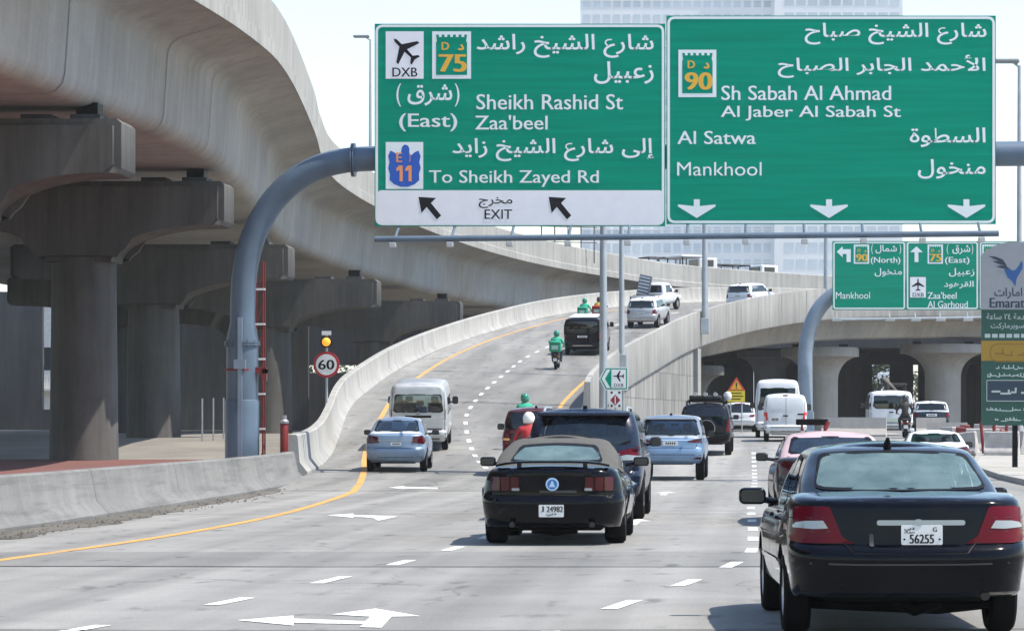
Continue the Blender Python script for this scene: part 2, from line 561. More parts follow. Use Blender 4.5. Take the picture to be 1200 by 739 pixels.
# painted markings
def mark_line(name, pts, w, m, lift=0.006):
    P = [Vector((p[0], p[1], 0)) for p in pts]
    N = normals2d(P)
    mb = MB()
    rows = []
    for p, n in zip(P, N):
        row = []
        for k in (-.5, .5):
            q = p + n * w * k
            row.append((q.x, q.y, ground_at(q.x, q.y)[0] + lift))
        rows.append(row)
    mb.quadgrid(rows)
    return struct(mb.build(name, m))
def fine(pts, per=8): return [(p.x, p.y) for p in catmull([(x, y, 0) for x, y in pts], per)]
mark_line('yellow_edge_line', fine([(-10.2, 14), (-9.6, 24), (-8.8, 34), (-8.25, 42), (-8.2, 52), (-8.9, 65), (-9.6, 73), (-10.75, 83), (-11.9, 92), (-12.9, 101), (-13.8, 112), (-14.4, 121), (-14.9, 138), (-14.75, 155), (-13.4, 171), (-10.7, 185.6), (-6.2, 198), (.6, 209)], 10), .17, M_YEL)
mark_line('yellow_edge_line', fine([(-6.9, 106), (-7.3, 113), (-7.55, 121), (-7.3, 137), (-6.3, 151), (-4.5, 166), (-1.0, 180.5), (4, 190.6)], 10), .16, M_YEL)
def dashes(path, length, gap, w, name='lane_marking', y0=0):
    P = fine(path, 24)
    d = -y0; seg = []
    out = []
    for a, b in zip(P[:-1], P[1:]):
        L = math.dist(a, b)
        n = max(1, int(L / .12))
        for k in range(n):
            t = k / n
            q = (a[0] + (b[0] - a[0]) * t, a[1] + (b[1] - a[1]) * t)
            ph = (d + L * t) % (length + gap)
            if 0 <= ph < length and d + L * t >= 0: seg.append(q)
            elif len(seg) > 2: out.append(seg); seg = []
            else: seg = []
        d += L
    for s in out: mark_line(name, [s[0], s[len(s) // 2], s[-1]], w, M_WHITE)
dashes([(-5.6, 21), (-4.98, 24.4), (-4.35, 29.5), (-3.95, 35), (-3.7, 41), (-3.9, 50), (-4.7, 60), (-5.7, 70), (-7.1, 82), (-8.5, 92.5), (-10.1, 106), (-10.8, 114), (-11.2, 125), (-11.3, 138), (-11.2, 150), (-10.2, 162), (-7.4, 178), (-2.6, 192), (4, 202)], 1.4, 2.35, .145, y0=1.3)
dashes([(-1.75, 21), (-1.22, 25.6), (-.80, 28.6), (-.30, 32.8), (-.02, 36.5), (.03, 42), (0.0, 60), (.1, 80), (.1, 110)], 1.4, 2.35, .145, y0=0.8)
dashes([(3.5, 40), (3.55, 60), (3.6, 90), (4.0, 115)], 1.5, 4.5, .15)
dashes([(-3.6, 58), (-3.7, 80), (-3.6, 100)], 1.5, 4.5, .15)
def arrow(poly, x, y, w, l, name='painted_arrow'):
    mb = MB()
    pts = [(x + u * w, y + v * l) for u, v in poly]
    bm = mb.bm
    bm.faces.new([bm.verts.new((u, v, ground_at(u, v)[0] + .006)) for u, v in pts])
    bm.normal_update(); bmesh.ops.triangulate(bm, faces=bm.faces[:], ngon_method='EAR_CLIP')
    struct(mb.build(name, M_WHITE))
LEFT_STRAIGHT = [(-.13, 0), (.13, 0), (.13, .75), (.5, .72), (.05, 1.0), (-.45, .72), (-.13, .75), (-.13, .30), (-.75, .30), (-.75, .46), (-1.35, .24), (-.75, .04), (-.75, .17), (-.13, .17)]
STRAIGHT = [(-.11, 0), (.11, 0), (.11, .6), (.42, .6), (0, 1), (-.42, .6), (-.11, .6)]
def arrow_at(px):
    mb = MB(); bm = mb.bm
    pts = []
    for a_, b_ in px:
        d = (W(a_, b_, 1000) - Vector((0, 0, HC))).normalized()
        h = min([t for t in (bvh_main.ray_cast(Vector((0, 0, HC)), d), bvh_ramp.ray_cast(Vector((0, 0, HC)), d)) if t[0] is not None], key=lambda t: t[3])
        pts.append(h[0] + Vector((0, 0, .006)))
    bm.faces.new([bm.verts.new(p) for p in pts])
    bm.normal_update(); bmesh.ops.triangulate(bm, faces=bm.faces[:], ngon_method='EAR_CLIP')
    struct(mb.build('painted_arrow', M_WHITE))
arrow_at([(278, 726.8), (344, 721.5), (344, 725), (428, 728), (434, 722.5), (388, 720), (440, 713.2), (493, 722), (459, 722.5), (447, 735.5), (421, 734.8), (426, 731.6), (344, 729.8), (344, 733)])
arrow_at([(383, 603.6), (414, 601.5), (414, 603), (466, 605), (443, 610), (437, 606.5), (414, 605), (414, 606.4)])
arrow_at([(455, 571), (474, 569.3), (474, 570.2), (513, 571.2), (513, 572.6), (474, 572), (474, 572.8)])
arrow(STRAIGHT, -1.85, 46.6, .55, 3)
arrow(STRAIGHT, -1.95, 66, .6, 3.2)
# gutter grit along the near barrier
mb = MB()
rows = []
for k in range(60):
    y = 41 + k * .62
    x = interp([(40, -10.75), (50, -10.7), (60, -10.85), (68, -10.95), (78, -11.9)], y)
    w = .08 + (0.7 if y < 55 else .45) * (0.55 + rnd.random() * .6) * max(0, 1 - (y - 41) / 34)
    rows.append([(x - .1, y, .035), (x + w * .4, y, .02 + rnd.random() * .02), (x + w, y, .006)])
mb.quadgrid(rows)
for k in range(420):
    y = 41 + rnd.random() ** 1.5 * 32
    x = interp([(40, -10.7), (60, -10.8), (78, -11.85)], y) + rnd.random() ** 2 * .75
    r = .012 + rnd.random() * .022
    h = r * (.6 + rnd.random())
    c_ = Vector((x, y, .01))
    ring = [mb.bm.verts.new(c_ + Vector((r * math.cos(q) * (.7 + rnd.random() * .6), r * math.sin(q) * (.7 + rnd.random() * .6), h * .3))) for q in (0, 1.3, 2.5, 3.8, 5.0)]
    t_ = mb.bm.verts.new(c_ + Vector((0, 0, h + .01)))
    for u in range(5): mb.bm.faces.new((ring[u], ring[(u + 1) % 5], t_))
GRIT = sand('gutter_grit', (0.07, 0.062, 0.055), (0.13, 0.118, 0.10))
tag(mb.build('gutter_grit', GRIT), 'dark grit and broken asphalt gathered along the foot of the barrier', 'debris', kind='stuff')
# pavement areas
mb = MB(); mb.quadgrid([[(-45, y, zm(y) + .012), (min(road_l(y) - .5, -11.9 - max(0, y - 80) * .12), y, zm(y) + .012)] for y in YR if 60 <= y <= 103])
struct(mb.build('red_pavement', REDP))
mb = MB(); mb.quadgrid([[(road_r(y) + .18, y, zm(y) + .14), (road_r(y) + 9, y, zm(y) + .14)] for y in YR if 20 <= y <= 145])
struct(mb.build('sidewalk', PAVE))
mb = MB(); mb.quadgrid([[(road_r(y), y, zm(y) - .02), (road_r(y), y, zm(y) + .15), (road_r(y) + .18, y, zm(y) + .15), (road_r(y) + .18, y, zm(y) + .1)] for y in YR if 20 <= y <= 145])
struct(mb.build('kerb', C_NEW))

# ------------------------------------------------------------------ near concrete barrier (jersey profile), cast in lengths
JP = [(0, 0), (0, .09), (.20, .30), (.30, .80), (.34, .83), (.50, .83), (.54, .80), (.60, 0)]   # offset to the left of its foot, height
JB = catmull([(-12.2, 20, 0), (-11.3, 32, 0), (-10.75, 42, 0), (-10.75, 50, 0), (-10.9, 58, 0), (-11.05, 66, 0), (-11.45, 74, 0), (-11.95, 80.2, 0)], 8)
bar = empty('concrete_barrier', (-11.2, 50, 0), 'low pale grey concrete barrier curving along the left edge of the near road', 'barrier')
def sweep(pts, nrm, prof, i0, i1, cap=True):
    mb = MB()
    rows = [[(p.x + n.x * d, p.y + n.y * d, p.z + h) for d, h in prof] for p, n in list(zip(pts, nrm))[i0:i1 + 1]]
    vs = mb.quadgrid(rows)
    if cap:
        mb.bm.faces.new(vs[0]); mb.bm.faces.new(vs[-1][::-1])
    return mb
JN = normals2d(JB)
nsec = 7
for k in range(nsec):
    a, b = JB[k * 8].copy(), JB[(k + 1) * 8].copy()
    pts = [p - bar.location for p in JB[k * 8:k * 8 + 9]]
    d = (pts[-1] - pts[-2]).normalized() * .022
    pts[-1] = pts[-1] - d
    for p in pts: p.z = zm(p.y + 50) - .005
    sweep(pts, JN[k * 8:k * 8 + 9], JP, 0, 8).build('barrier_section', C_BAR, bar, 35)

# ------------------------------------------------------------------ ramp bridge
ramp = empty('ramp_bridge', (0, 0, 0), 'curved concrete exit ramp rising left of the lanes and crossing over the road beyond', 'bridge')
NL, NR = normals2d(RL), normals2d(RR)
PARL = [(0, 0), (0, .07), (.20, .32), (.26, 1.02), (.30, 1.06), (.50, 1.06), (.52, -.8), (.0, -.8)]
i_end = len(RL) - 1
nose = ridx(4.35)
sweep(RL, NL, PARL, ridx(0.85), i_end).build('parapet', C_NEW, ramp, 35)
PARR = [(0, 0), (0, .07), (-.10, .32), (-.14, 1.12), (-.17, 1.2), (-.38, 1.2), (-.40, -.72), (-.36, -.8), (.3, -.8)]
sweep(RR, NR, PARR, nose, i_end).build('parapet', C_NEW, ramp, 35)
# rounded nose where the ramp parapet starts
p0 = RR[nose]; n0 = NR[nose]
# parapet joints: thin dark grooves set proud of the face
mb = MB()
for i in range(nose + 2, i_end, 2):
    p, n = RR[i], NR[i]
    t = Vector((n.y, -n.x, 0))
    for w in (0,):
        a = p - n * .405
        mb.face([a + t * -.02 + Vector((0, 0, -.7)), a + t * .02 + Vector((0, 0, -.7)), a + t * .02 + Vector((0, 0, 1.18)), a + t * -.02 + Vector((0, 0, 1.18))])
for i in range(ridx(1.6), i_end, 5):
    p, n = RL[i], NL[i]
    t = Vector((n.y, -n.x, 0))
    a, b = p + n * .195, p + n * .255
    mb.face([a + t * -.025 + Vector((0, 0, .33)), a + t * .025 + Vector((0, 0, .33)), b + t * .025 + Vector((0, 0, 1.03)), b + t * -.025 + Vector((0, 0, 1.03))])
mb.build('joint', mat('joint_filler', (0.20, 0.195, 0.185), 0.9), ramp, recalc=False)
# retaining wall under the rising part, with cast ribs and panel joints
n_ = NT('retaining_wall_concrete')
v1 = n_.noise(2.2, 3, 0.6, (1.6, 1.6, 0.10))
brick = n_.n('ShaderNodeTexBrick')
brick.inputs['Scale'].default_value = 1.0
brick.inputs['Mortar Size'].default_value = 0.018
brick.inputs['Brick Width'].default_value = 2.0
brick.inputs['Row Height'].default_value = 1.4
for k, c in (('Color1', (.29, .287, .28, 1)), ('Color2', (.23, .229, .225, 1)), ('Mortar', (.12, .12, .12, 1))):
    brick.inputs[k].default_value = c
mp = n_.n('ShaderNodeMapping'); mp.inputs['Rotation'].default_value = (R(90), 0, R(90))
n_.tc = n_.n('ShaderNodeTexCoord')
sx = n_.n('ShaderNodeSeparateXYZ'); cx_ = n_.n('ShaderNodeCombineXYZ')
n_.l(n_.tc.outputs['Object'], sx.inputs[0]); n_.l(sx.outputs['Y'], cx_.inputs['X']); n_.l(sx.outputs['Z'], cx_.inputs['Y'])
n_.l(cx_.outputs[0], brick.inputs['Vector'])
n_.l(n_.scale_col(brick.outputs['Color'], n_.ramp(v1, .55, 1.25, .3, .7)), n_.b.inputs['Base Color'])
n_.b.inputs['Roughness'].default_value = .9
RWALL = n_.m
mb = MB()
ia, ib = ridx(3.9), ridx(8.05)
rows = []
ribs = 14
for i in range(ia, ib):
    for k in range(ribs):
        t = k / ribs
        p, n = RR[i].lerp(RR[i + 1], t), NR[i].lerp(NR[i + 1], t)
        dd = -.25 + (.05 if k % 2 else 0)
        if i < ridx(4.6): pass
        rows.append([(p.x + n.x * dd, p.y + n.y * dd, zm(p.y) - .1), (p.x + n.x * dd, p.y + n.y * dd, p.z - .5)])
        rows.append([(p.x + n.x * (dd + .0), p.y + n.y * dd, zm(p.y) - .1), (p.x + n.x * dd, p.y + n.y * dd, p.z - .5)])
mb.quadgrid(rows)
mb.build('retaining_wall', RWALL, ramp, recalc=False)
# end pilaster of the wall, abutment face and the far-side wall
pE, nE = RR[ib], NR[ib]
tE = Vector((-nE.y, nE.x, 0)) * -1
mb = MB()
q = [pE + nE * -.45, pE + nE * -.45 + Vector((nE.y, -nE.x, 0)) * .9, pE + nE * .3 + Vector((nE.y, -nE.x, 0)) * .9, pE + nE * .3]
mb.prism([(v.x, v.y) for v in q], zm(pE.y) - .1, pE.z - .8, 'xy')
mb.build('wall_pilaster', C_NEW, ramp)
mb = MB()
lE = RL[ib]
mb.quadgrid([[(pE.x, pE.y + .5, .8), (pE.x, pE.y + .5, pE.z - .75)], [(lE.x, lE.y + .5, .8), (lE.x, lE.y + .5, lE.z - .75)]])
mb.quadgrid([[(p.x + n.x * .5, p.y + n.y * .5, zm(p.y) - .1), (p.x + n.x * .5, p.y + n.y * .5, p.z - .5)] for p, n in list(zip(RL, NL))[6:ib + 1]])
mb.build('abutment', C_DARK, ramp)
# box girder beyond the abutment
mb = MB()
rows = []
for i in range(ib - 1, i_end + 1):
    l, r = RL[i], RR[i]
    u = (l - r); u.z = 0; wdt = u.length; u.normalize()
    f = lambda d, h: Vector((r.x, r.y, r.z + (l.z - r.z) * d / wdt)) + u * d + Vector((0, 0, h))
    rows.append([f(-.3, -.79), f(1.5, -.95), f(1.9, -1.15), f(2.3, -2.2), f(2.6, -2.32), f(wdt - 2.4, -2.32), f(wdt - 2, -1.0), f(wdt + .45, -.79)])
mb.quadgrid(rows)
mb.build('box_girder', C_OLD, ramp, 30)
# slanted shaded rib and drain box near the first lamp on the girder's flank
def drum_pier(name, x, y, top, r, capr, label, caph=1.7, m=C_OLD, group='round piers under the ramp bridge'):
    g = zm(y) - .05
    e = empty(name, (x, y, g), label, 'bridge pier', group)
    hh = top - g
    mb = MB()
    mb.lathe([(r * 1.02, 0), (r, .3), (r, hh - caph)], n=32, cap=False)
    mb.build('column', m, e, 40)
    mb = MB()
    pr = [(r + .001, hh - caph)]
    for k in range(1, 9):
        a = k / 8 * math.pi / 2
        pr.append((r + (capr - r) * (1 - math.cos(a)), hh - caph + caph * .72 * math.sin(a)))
    pr += [(capr, hh - .12), (capr - .1, hh)]
    mb.lathe(pr, n=32)
    mb.build('pier_cap', m, e, 40)
    for sx in (-.6, .6):
        MB().box(sx * capr - .3, sx * capr + .3, -.3, .3, hh - .02, hh + .22).build('bearing', BLK, e)
    return e
drum_pier('bridge_pier', 13.3, 207, 7.0, 1.25, 3.0, 'lit round pier with a flared head, right of the white tour van', 2.2)
drum_pier('bridge_pier', 4.6, 199, 6.6, 1.2, 2.6, 'round flared pier standing just behind the far curved gantry post', 2.2)
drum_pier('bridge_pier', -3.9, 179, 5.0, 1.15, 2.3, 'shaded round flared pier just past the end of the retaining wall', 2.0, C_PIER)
drum_pier('bridge_pier', 27, 219, 7.2, 1.25, 3.0, 'round flared pier far right behind the green filling station totem', 2.2)

# ------------------------------------------------------------------ flyover overhead on the left
FE = catmull([(-22, 5, 13.6), (-19.5, 30, 13.6), (-17.3, 60, 13.6), (-16.0, 82, 13.6), (-15.6, 93, 13.6), (-16.0, 103, 13.6), (-18.0, 123, 13.6), (-19.4, 135, 13.6), (-20.6, 148, 13.6), (-20.9, 165, 13.6),
              (-20.1, 183, 13.5), (-18.4, 203, 13.4), (-15.6, 221, 13.3), (-11.5, 237, 13.2), (-5.5, 254, 13.1), (6, 271, 13.1), (25, 290, 13.1), (70, 320, 13.1)], 6)
FN = normals2d(FE)
for i in range(1, len(FN) - 1): pass
fly = empty('flyover', (0, 0, 0), 'tall curved concrete flyover sweeping overhead from the upper left into the distance', 'bridge')
sweep(FE, FN, [(-.02, 0), (-.02, .45), (.05, .5), (.05, 1.85), (.10, 1.9), (.30, 1.9), (.34, .8), (.34, .1)], 0, len(FE) - 1).build('parapet', C_NEW, fly, 35)
sweep(FE, FN, [(11.66, .1), (11.66, .8), (11.70, 1.9), (12, 1.9), (12, 0)], 0, len(FE) - 1).build('parapet', C_NEW, fly, 35)
sweep(FE, FN, [(.3, .7), (11.7, .7)], 0, len(FE) - 1, False).build('deck_surface', ASPH2, fly, recalc=False)
GP = [(.0, -.002), (.35, -.05), (1.55, -.42), (1.8, -.58), (1.92, -.85), (2.05, -2.75), (2.12, -3.0), (2.3, -3.2), (2.6, -3.28), (9.4, -3.28), (9.7, -3.2), (9.9, -2.95), (10.0, -.85), (10.3, -.55), (11.9, -.05)]
sweep(FE, FN, GP, 0, len(FE) - 1, False).build('box_girder', C_OLD, fly, 38)
# drip groove line and segment joints on the parapet face
mb = MB()
for i in range(14, len(FE) - 1):
    for k in range(3):
        p, n = FE[i].lerp(FE[i + 1], k / 3), FN[i].lerp(FN[i + 1], k / 3)
        t = Vector((n.y, -n.x, 0)); a = p + n * .046
        mb.face([a - t * .012 + Vector((0, 0, .52)), a + t * .012 + Vector((0, 0, .52)), a + t * .012 + Vector((0, 0, 1.84)), a - t * .012 + Vector((0, 0, 1.84))])
mb.build('joint', mat('joint_filler_light', (0.30, 0.29, 0.28), 0.9), fly, recalc=False)
# cast segment joints round the girder: thin dark lines set a few millimetres proud
jm = mat('girder_joint', (0.075, 0.075, 0.075), 0.9)
gj = None
for i in range(12, 84, 5):
    for sub_ in (0,):
        p, n = FE[i].lerp(FE[i + 1], sub_), FN[i].lerp(FN[i + 1], sub_)
        t = Vector((n.y, -n.x, 0))
        w = .022
        mb = MB()
        rows = []
        for sg in (-1, 1):
            rows.append([p + n * d + Vector((0, 0, h)) + t * w * sg for d, h in ((.3, -.052), (1.5, -.417), (1.785, -.60), (1.90, -.86), (2.03, -2.75), (2.10, -3.01), (2.29, -3.212), (2.6, -3.29), (9.3, -3.29))])
        mb.quadgrid(rows)
        mb.build('segment_joint', jm, fly, recalc=False)
# second flyover parallel to it, further left
SE = [p + n * 13.5 for p, n in zip(FE, FN)][:72]
SN = FN[:72]
fly2 = empty('flyover', (0, 0, 0), 'second concrete flyover running in shade on the far left side of the first', 'bridge')
sweep(SE, SN, [(.0, .1), (.0, 1.9), (.3, 1.9), (.3, .1)], 0, len(SE) - 1).build('parapet', C_NEW, fly2)
sweep(SE, SN, [(d * 1.4, h) for d, h in GP], 0, len(SE) - 1, False).build('box_girder', C_OLD, fly2, 38)
sweep(SE, SN, [(.3, .7), (16.6, .7)], 0, len(SE) - 1, False).build('deck_surface', ASPH2, fly2, recalc=False)

def hammer_pier(x, y, top, half, label, r=1.12, ang=0.0, group='hammerhead piers under the flyovers', collar=False):
    g = zm(y) - .05
    e = empty('bridge_pier', (x, y, g), label, 'bridge pier', group, ang)
    h = top - g
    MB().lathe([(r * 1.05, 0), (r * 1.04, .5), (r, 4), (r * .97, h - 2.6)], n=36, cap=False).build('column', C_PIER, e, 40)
    prof = []
    for s in (1, -1):
        side = [(s * r, h - 2.75)]
        for k in range(1, 10):
            a = k / 9 * math.pi / 2
            side.append((s * (r + (half - .5 - r) * (1 - math.cos(a))), h - 2.75 + 1.25 * math.sin(a)))
        side += [(s * (half - .12), h - 1.5), (s * half, h - 1.36), (s * half, h - .12), (s * (half - .14), h)]
        prof.append(side)
    poly = prof[0] + prof[1][::-1]
    mb = MB().prism(poly, -r * 1.02, r * 1.02, 'xz')
    es = [ed for ed in mb.bm.edges if abs(ed.verts[0].co.y - ed.verts[1].co.y) < .001]
    bmesh.ops.bevel(mb.bm, geom=es, offset=.20, segments=4, affect='EDGES')
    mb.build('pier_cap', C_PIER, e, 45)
    for sx in (-.78, -.5, .5, .78):
        MB().box(sx * half - .42, sx * half + .42, -.55, .55, h - .01, h + .16).build('plinth', C_DARK, e)
    for sx in (-.78, .78):
        MB().box(sx * half - .3, sx * half + .3, -.35, .35, h + .16, h + .5).build('bearing', BLK, e)
    return e
hammer_pier(-22.2, 83, 9.95, 4.9, 'dark hammerhead pier nearest the camera at the far left, mostly out of frame')
hammer_pier(-23.0, 103, 9.85, 5.0, 'grey hammerhead pier with the widest full column, second from the left')
hammer_pier(-26.0, 130, 9.3, 6.0, 'hammerhead pier with a pale worn streak on its column, left of the blue gantry post')
hammer_pier(-25.6, 159, 9.2, 5.8, 'dark hammerhead pier whose column stands right of the blue gantry post')
hammer_pier(-24, 190, 9.3, 5.6, 'far shaded hammerhead pier behind the speed limit sign')
hammer_pier(-19, 218, 9.3, 5.0, 'farthest hammerhead pier, tucked below the flyover beyond the ramp')
for i, (x, y) in enumerate(((-39, 96), (-38.5, 128), (-36, 168), (-33.2, 198))):
    hammer_pier(x, y, 9.7, 5.6, ['dark column deep at the left edge beneath the second flyover', 'dark column between the two big left piers, deep in shade',
                                 'shaded column just left of the blue gantry post, second row', 'farthest column of the second row, just left of the gantry post'][i])
# dark walls closing the underpass
def wall(name, x0, x1, y, z0, z1, label, m=C_DARK, th=.5, yaw=0):
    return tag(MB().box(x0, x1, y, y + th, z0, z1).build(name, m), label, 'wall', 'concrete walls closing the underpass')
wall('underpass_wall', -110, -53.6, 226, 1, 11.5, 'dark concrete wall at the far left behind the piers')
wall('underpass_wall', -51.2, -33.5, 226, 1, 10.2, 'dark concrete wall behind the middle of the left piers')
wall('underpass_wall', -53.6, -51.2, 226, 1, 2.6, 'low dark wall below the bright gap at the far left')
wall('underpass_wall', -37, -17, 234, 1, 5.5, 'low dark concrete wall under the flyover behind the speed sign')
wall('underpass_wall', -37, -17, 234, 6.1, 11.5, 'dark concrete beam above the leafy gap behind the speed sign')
# pale house seen through the gap
hs = empty('house', (-60, 262, 1), 'pale house with a balcony seen through the gap at far left', 'house')
HW = mat('house_wall', (0.62, 0.60, 0.57), 0.8, var=0.08)
MB().box(-9, 9, 0, 8, 0, 11).build('wall', HW, hs)
MB().box(-9.3, 9.3, -.3, 8.3, 11, 11.4).build('roof', HW, hs)
for wx in (-6, -2, 2.2):
    w = MB().box(wx - .8, wx + .8, -.03, .05, 5.2, 7.2).build('window', mat('window_dark', (0.03, 0.035, 0.04), 0.15), hs)
bal = MB().box(-3.4, .4, -1.0, 0, 3.4, 3.6).build('balcony', HW, hs)
mb = MB()
for k in range(16): mb.tube([(-3.3 + k * .24, -.95, 3.6), (-3.3 + k * .24, -.95, 4.6)], .025, 5)
mb.tube([(-3.4, -.95, 4.6), (.4, -.95, 4.6)], .04, 5)
mb.build('railing', STEEL, bal)

# wide lower deck and back wall beyond the main road underpass
ud = empty('underpass_deck', (0, 0, 0), 'wide lower concrete bridge deck in shade behind the curved ramp', 'bridge')
mb = MB(); mb.box(-17, 90, 232, 300, 7.4, 9.0)
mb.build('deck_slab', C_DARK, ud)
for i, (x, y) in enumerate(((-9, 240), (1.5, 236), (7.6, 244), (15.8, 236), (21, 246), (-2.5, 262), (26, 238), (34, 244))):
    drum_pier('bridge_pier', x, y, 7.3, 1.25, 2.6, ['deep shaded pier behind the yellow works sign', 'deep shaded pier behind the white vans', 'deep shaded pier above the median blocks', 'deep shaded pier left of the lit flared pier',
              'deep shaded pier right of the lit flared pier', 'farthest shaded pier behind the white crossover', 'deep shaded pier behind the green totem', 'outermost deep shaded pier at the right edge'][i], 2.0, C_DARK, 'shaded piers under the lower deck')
k = 0
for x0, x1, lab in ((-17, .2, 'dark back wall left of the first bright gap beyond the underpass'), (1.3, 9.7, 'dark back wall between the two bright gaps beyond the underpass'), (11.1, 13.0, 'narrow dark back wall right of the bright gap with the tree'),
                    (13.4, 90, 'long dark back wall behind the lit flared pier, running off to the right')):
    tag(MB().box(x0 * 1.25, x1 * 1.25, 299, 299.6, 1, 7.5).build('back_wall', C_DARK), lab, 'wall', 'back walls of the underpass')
# ground-level blocks seen through the gaps

for k, px_ in enumerate((237, 250, 262)):
    y_ = 122 + k * 2
    o_ = MB().tube([(0, 0, 0), (0, 0, 1.75)], .035, 8).build('fence_post', STEEL)
    o_.location = ((px_ - VPX) / (FPX / y_), y_, zm(y_) - .03)
    tag(o_, 'thin pale fence post under the flyover left of the blue gantry post, ' + ['left', 'middle', 'right'][k] + ' of three', 'post', 'pale fence posts under the flyover')
# ------------------------------------------------------------------ far tower
tw = empty('tower_block', (-1, 640, 0), 'very tall pale tower block fading into haze behind the signs', 'tower')
TWALL = mat('tower_wall', (0.82, 0.83, 0.84), 0.7, var=0.05, vscale=0.1)
TWIN = mat('hazed_tower_glass', (0.60, 0.66, 0.71), 0.4, 0.0, var=0.2, vscale=0.08)  # glass paled so that its colour holds part of the distance haze
ST_ = FPX / 640
tx0, tx1 = (680 - VPX) / ST_, (1057 - VPX) / ST_
MB().box(tx0 + 1, 6, 0, 26, 0, 118).build('wall', TWALL, tw)
MB().box(6, tx1 + 1, -3, 24, 0, 118).build('wall', mat('tower_wall_right', (0.84, 0.85, 0.86), 0.7, var=0.05, vscale=0.1), tw)
base = None
rest = MB()
cnt = 0
pitch_x, pitch_z = 2.15, 3.5
z = 4.0
rows_all = []
while z < 114:
    x = tx0 + 2.4
    while x < tx1 - .5:
        if not (4.9 < x < 7.1):
            rows_all.append((x, -.04 if x < 6 else -3.04, z))
        x += pitch_x if x < 6 else 2.5
    z += pitch_z
for (x, y, z) in rows_all:
    px = VPX + (x - 1) * ST_; py = HY - (z + 1 - HC) * ST_
    vis = (680 < px < 1057 and 0 < py < 26) or (790 < px < 1057 and 264 < py < 288)
    w = .75 if x < 6 else 1.0
    if vis and cnt < 98:
        if base is None:
            base = MB().box(-.75, .75, 0, .03, -1, 1).build('window', TWIN, tw)
            o = base
        else:
            o = base.copy(); COL.objects.link(o)
        o.location = (x, y, z); o.scale = (w / .75, 1, 1)
        cnt += 1
    else:
        rest.box(x - w, x + w, y, y + .03, z - 1, z + 1)
tag(rest.build('window_grid', TWIN, tw), kind='stuff')
mb = MB()
for z in range(8, 118, 7): mb.box(tx0 + .95, 6.05, -.12, 0, z - .12, z + .12)
mb.build('floor_band', TWALL, tw)

# ------------------------------------------------------------------ gantries and their signs
GY = 82.4
GS = FPX / GY
gan = empty('sign_gantry', (0, GY, 0), 'near dark blue curved steel gantry post and arm carrying the big green signs', 'gantry')
post = W(280, 495, GY); post.z = 0
def gx(px): return (px - VPX) / GS
def gz(py): return HC + (HY - py) / GS
path = [(gx(281), .4, 0), (gx(281), .4, gz(440)), (gx(282), .4, gz(345)), (gx(285), .4, gz(312)), (gx(292), .4, gz(282)), (gx(304), .4, gz(255)), (gx(321), .4, gz(230)), (gx(343), .4, gz(210)), (gx(370), .4, gz(195)), (gx(400), .4, gz(187)), (gx(432), .4, gz(184.5)), (gx(480), .4, gz(184)), (gx(800), .4, gz(182)), (gx(1210), .4, gz(178.5))]
fp = catmull(path, 5)
last = fp[-1]
fp += [Vector((last.x + .5 * k, .4, last.z - .02 * k * k)) for k in range(1, 3)]
fp += [Vector((last.x + 1.6 + 1.9 * math.sin(a), .4, last.z - 2.1 + 2.0 * math.cos(a))) for a in (.3, .7, 1.1, 1.5)] + [Vector((last.x + 3.5, .4, 0))]
MB().tube(fp, [.44 if p.z < 4.2 and p.x < -10 else .345 for p in fp], 28).build('frame', BLUESTEEL, gan, 40)
mb = MB()
mb.lathe([(.47, 0), (.47, gz(470)), (.45, gz(468))], (post.x + .02, .4, 0), 28)
for k in range(10):
    a = k * math.pi / 5
    mb.lathe([(.05, 0), (.05, .12)], (post.x + .62 * math.cos(a), .4 + .62 * math.sin(a), 0), 8)
mb.box(post.x - .75, post.x + .75, -.35, 1.15, 0, .06)
mb.build('base_sleeve', BLUESTEEL, gan, 40)
mb = MB()
mb.box(post.x - .02, post.x + .10, -.10, -.02, .2, gz(372)); mb.box(post.x - .12, post.x + .2, -.14, -.03, gz(432), gz(421))
mb.build('access_panel', PALEBLUE, gan)
mb = MB()
mb.lathe([(.455, gz(434)), (.455, gz(431.5))], (post.x, .4, 0), 24)
mb.box(post.x + .42, post.x + .72, .2, .45, gz(437), gz(430)); mb.box(post.x + .6, post.x + .72, .2, .45, gz(446), gz(432))
mb.build('clamp', REDPAINT, gan)
for px, py, vert in ((281, 402, 1), (412, 186, 0)):
    mb = MB()
    if vert:
        for dz in (-.05, .012): mb.lathe([(.345, gz(py) + dz), (.50, gz(py) + dz), (.50, gz(py) + dz + .038), (.345, gz(py) + dz + .038)], (gx(px), .4, 0), 28, 'z', cap=False)
        for k in range(12): mb.lathe([(.028, gz(py) - .09), (.028, gz(py) + .09)], (gx(px) + .45 * math.cos(k * math.pi / 6), .4 + .45 * math.sin(k * math.pi / 6), 0), 6)
    else:
        for dx in (-.05, .012): mb.lathe([(.335, gx(px) + dx), (.47, gx(px) + dx), (.47, gx(px) + dx + .038), (.335, gx(px) + dx + .038)], (0, .4, gz(py)), 28, 'x', cap=False)
    mb.build('flange', BLUESTEEL, gan, 30)
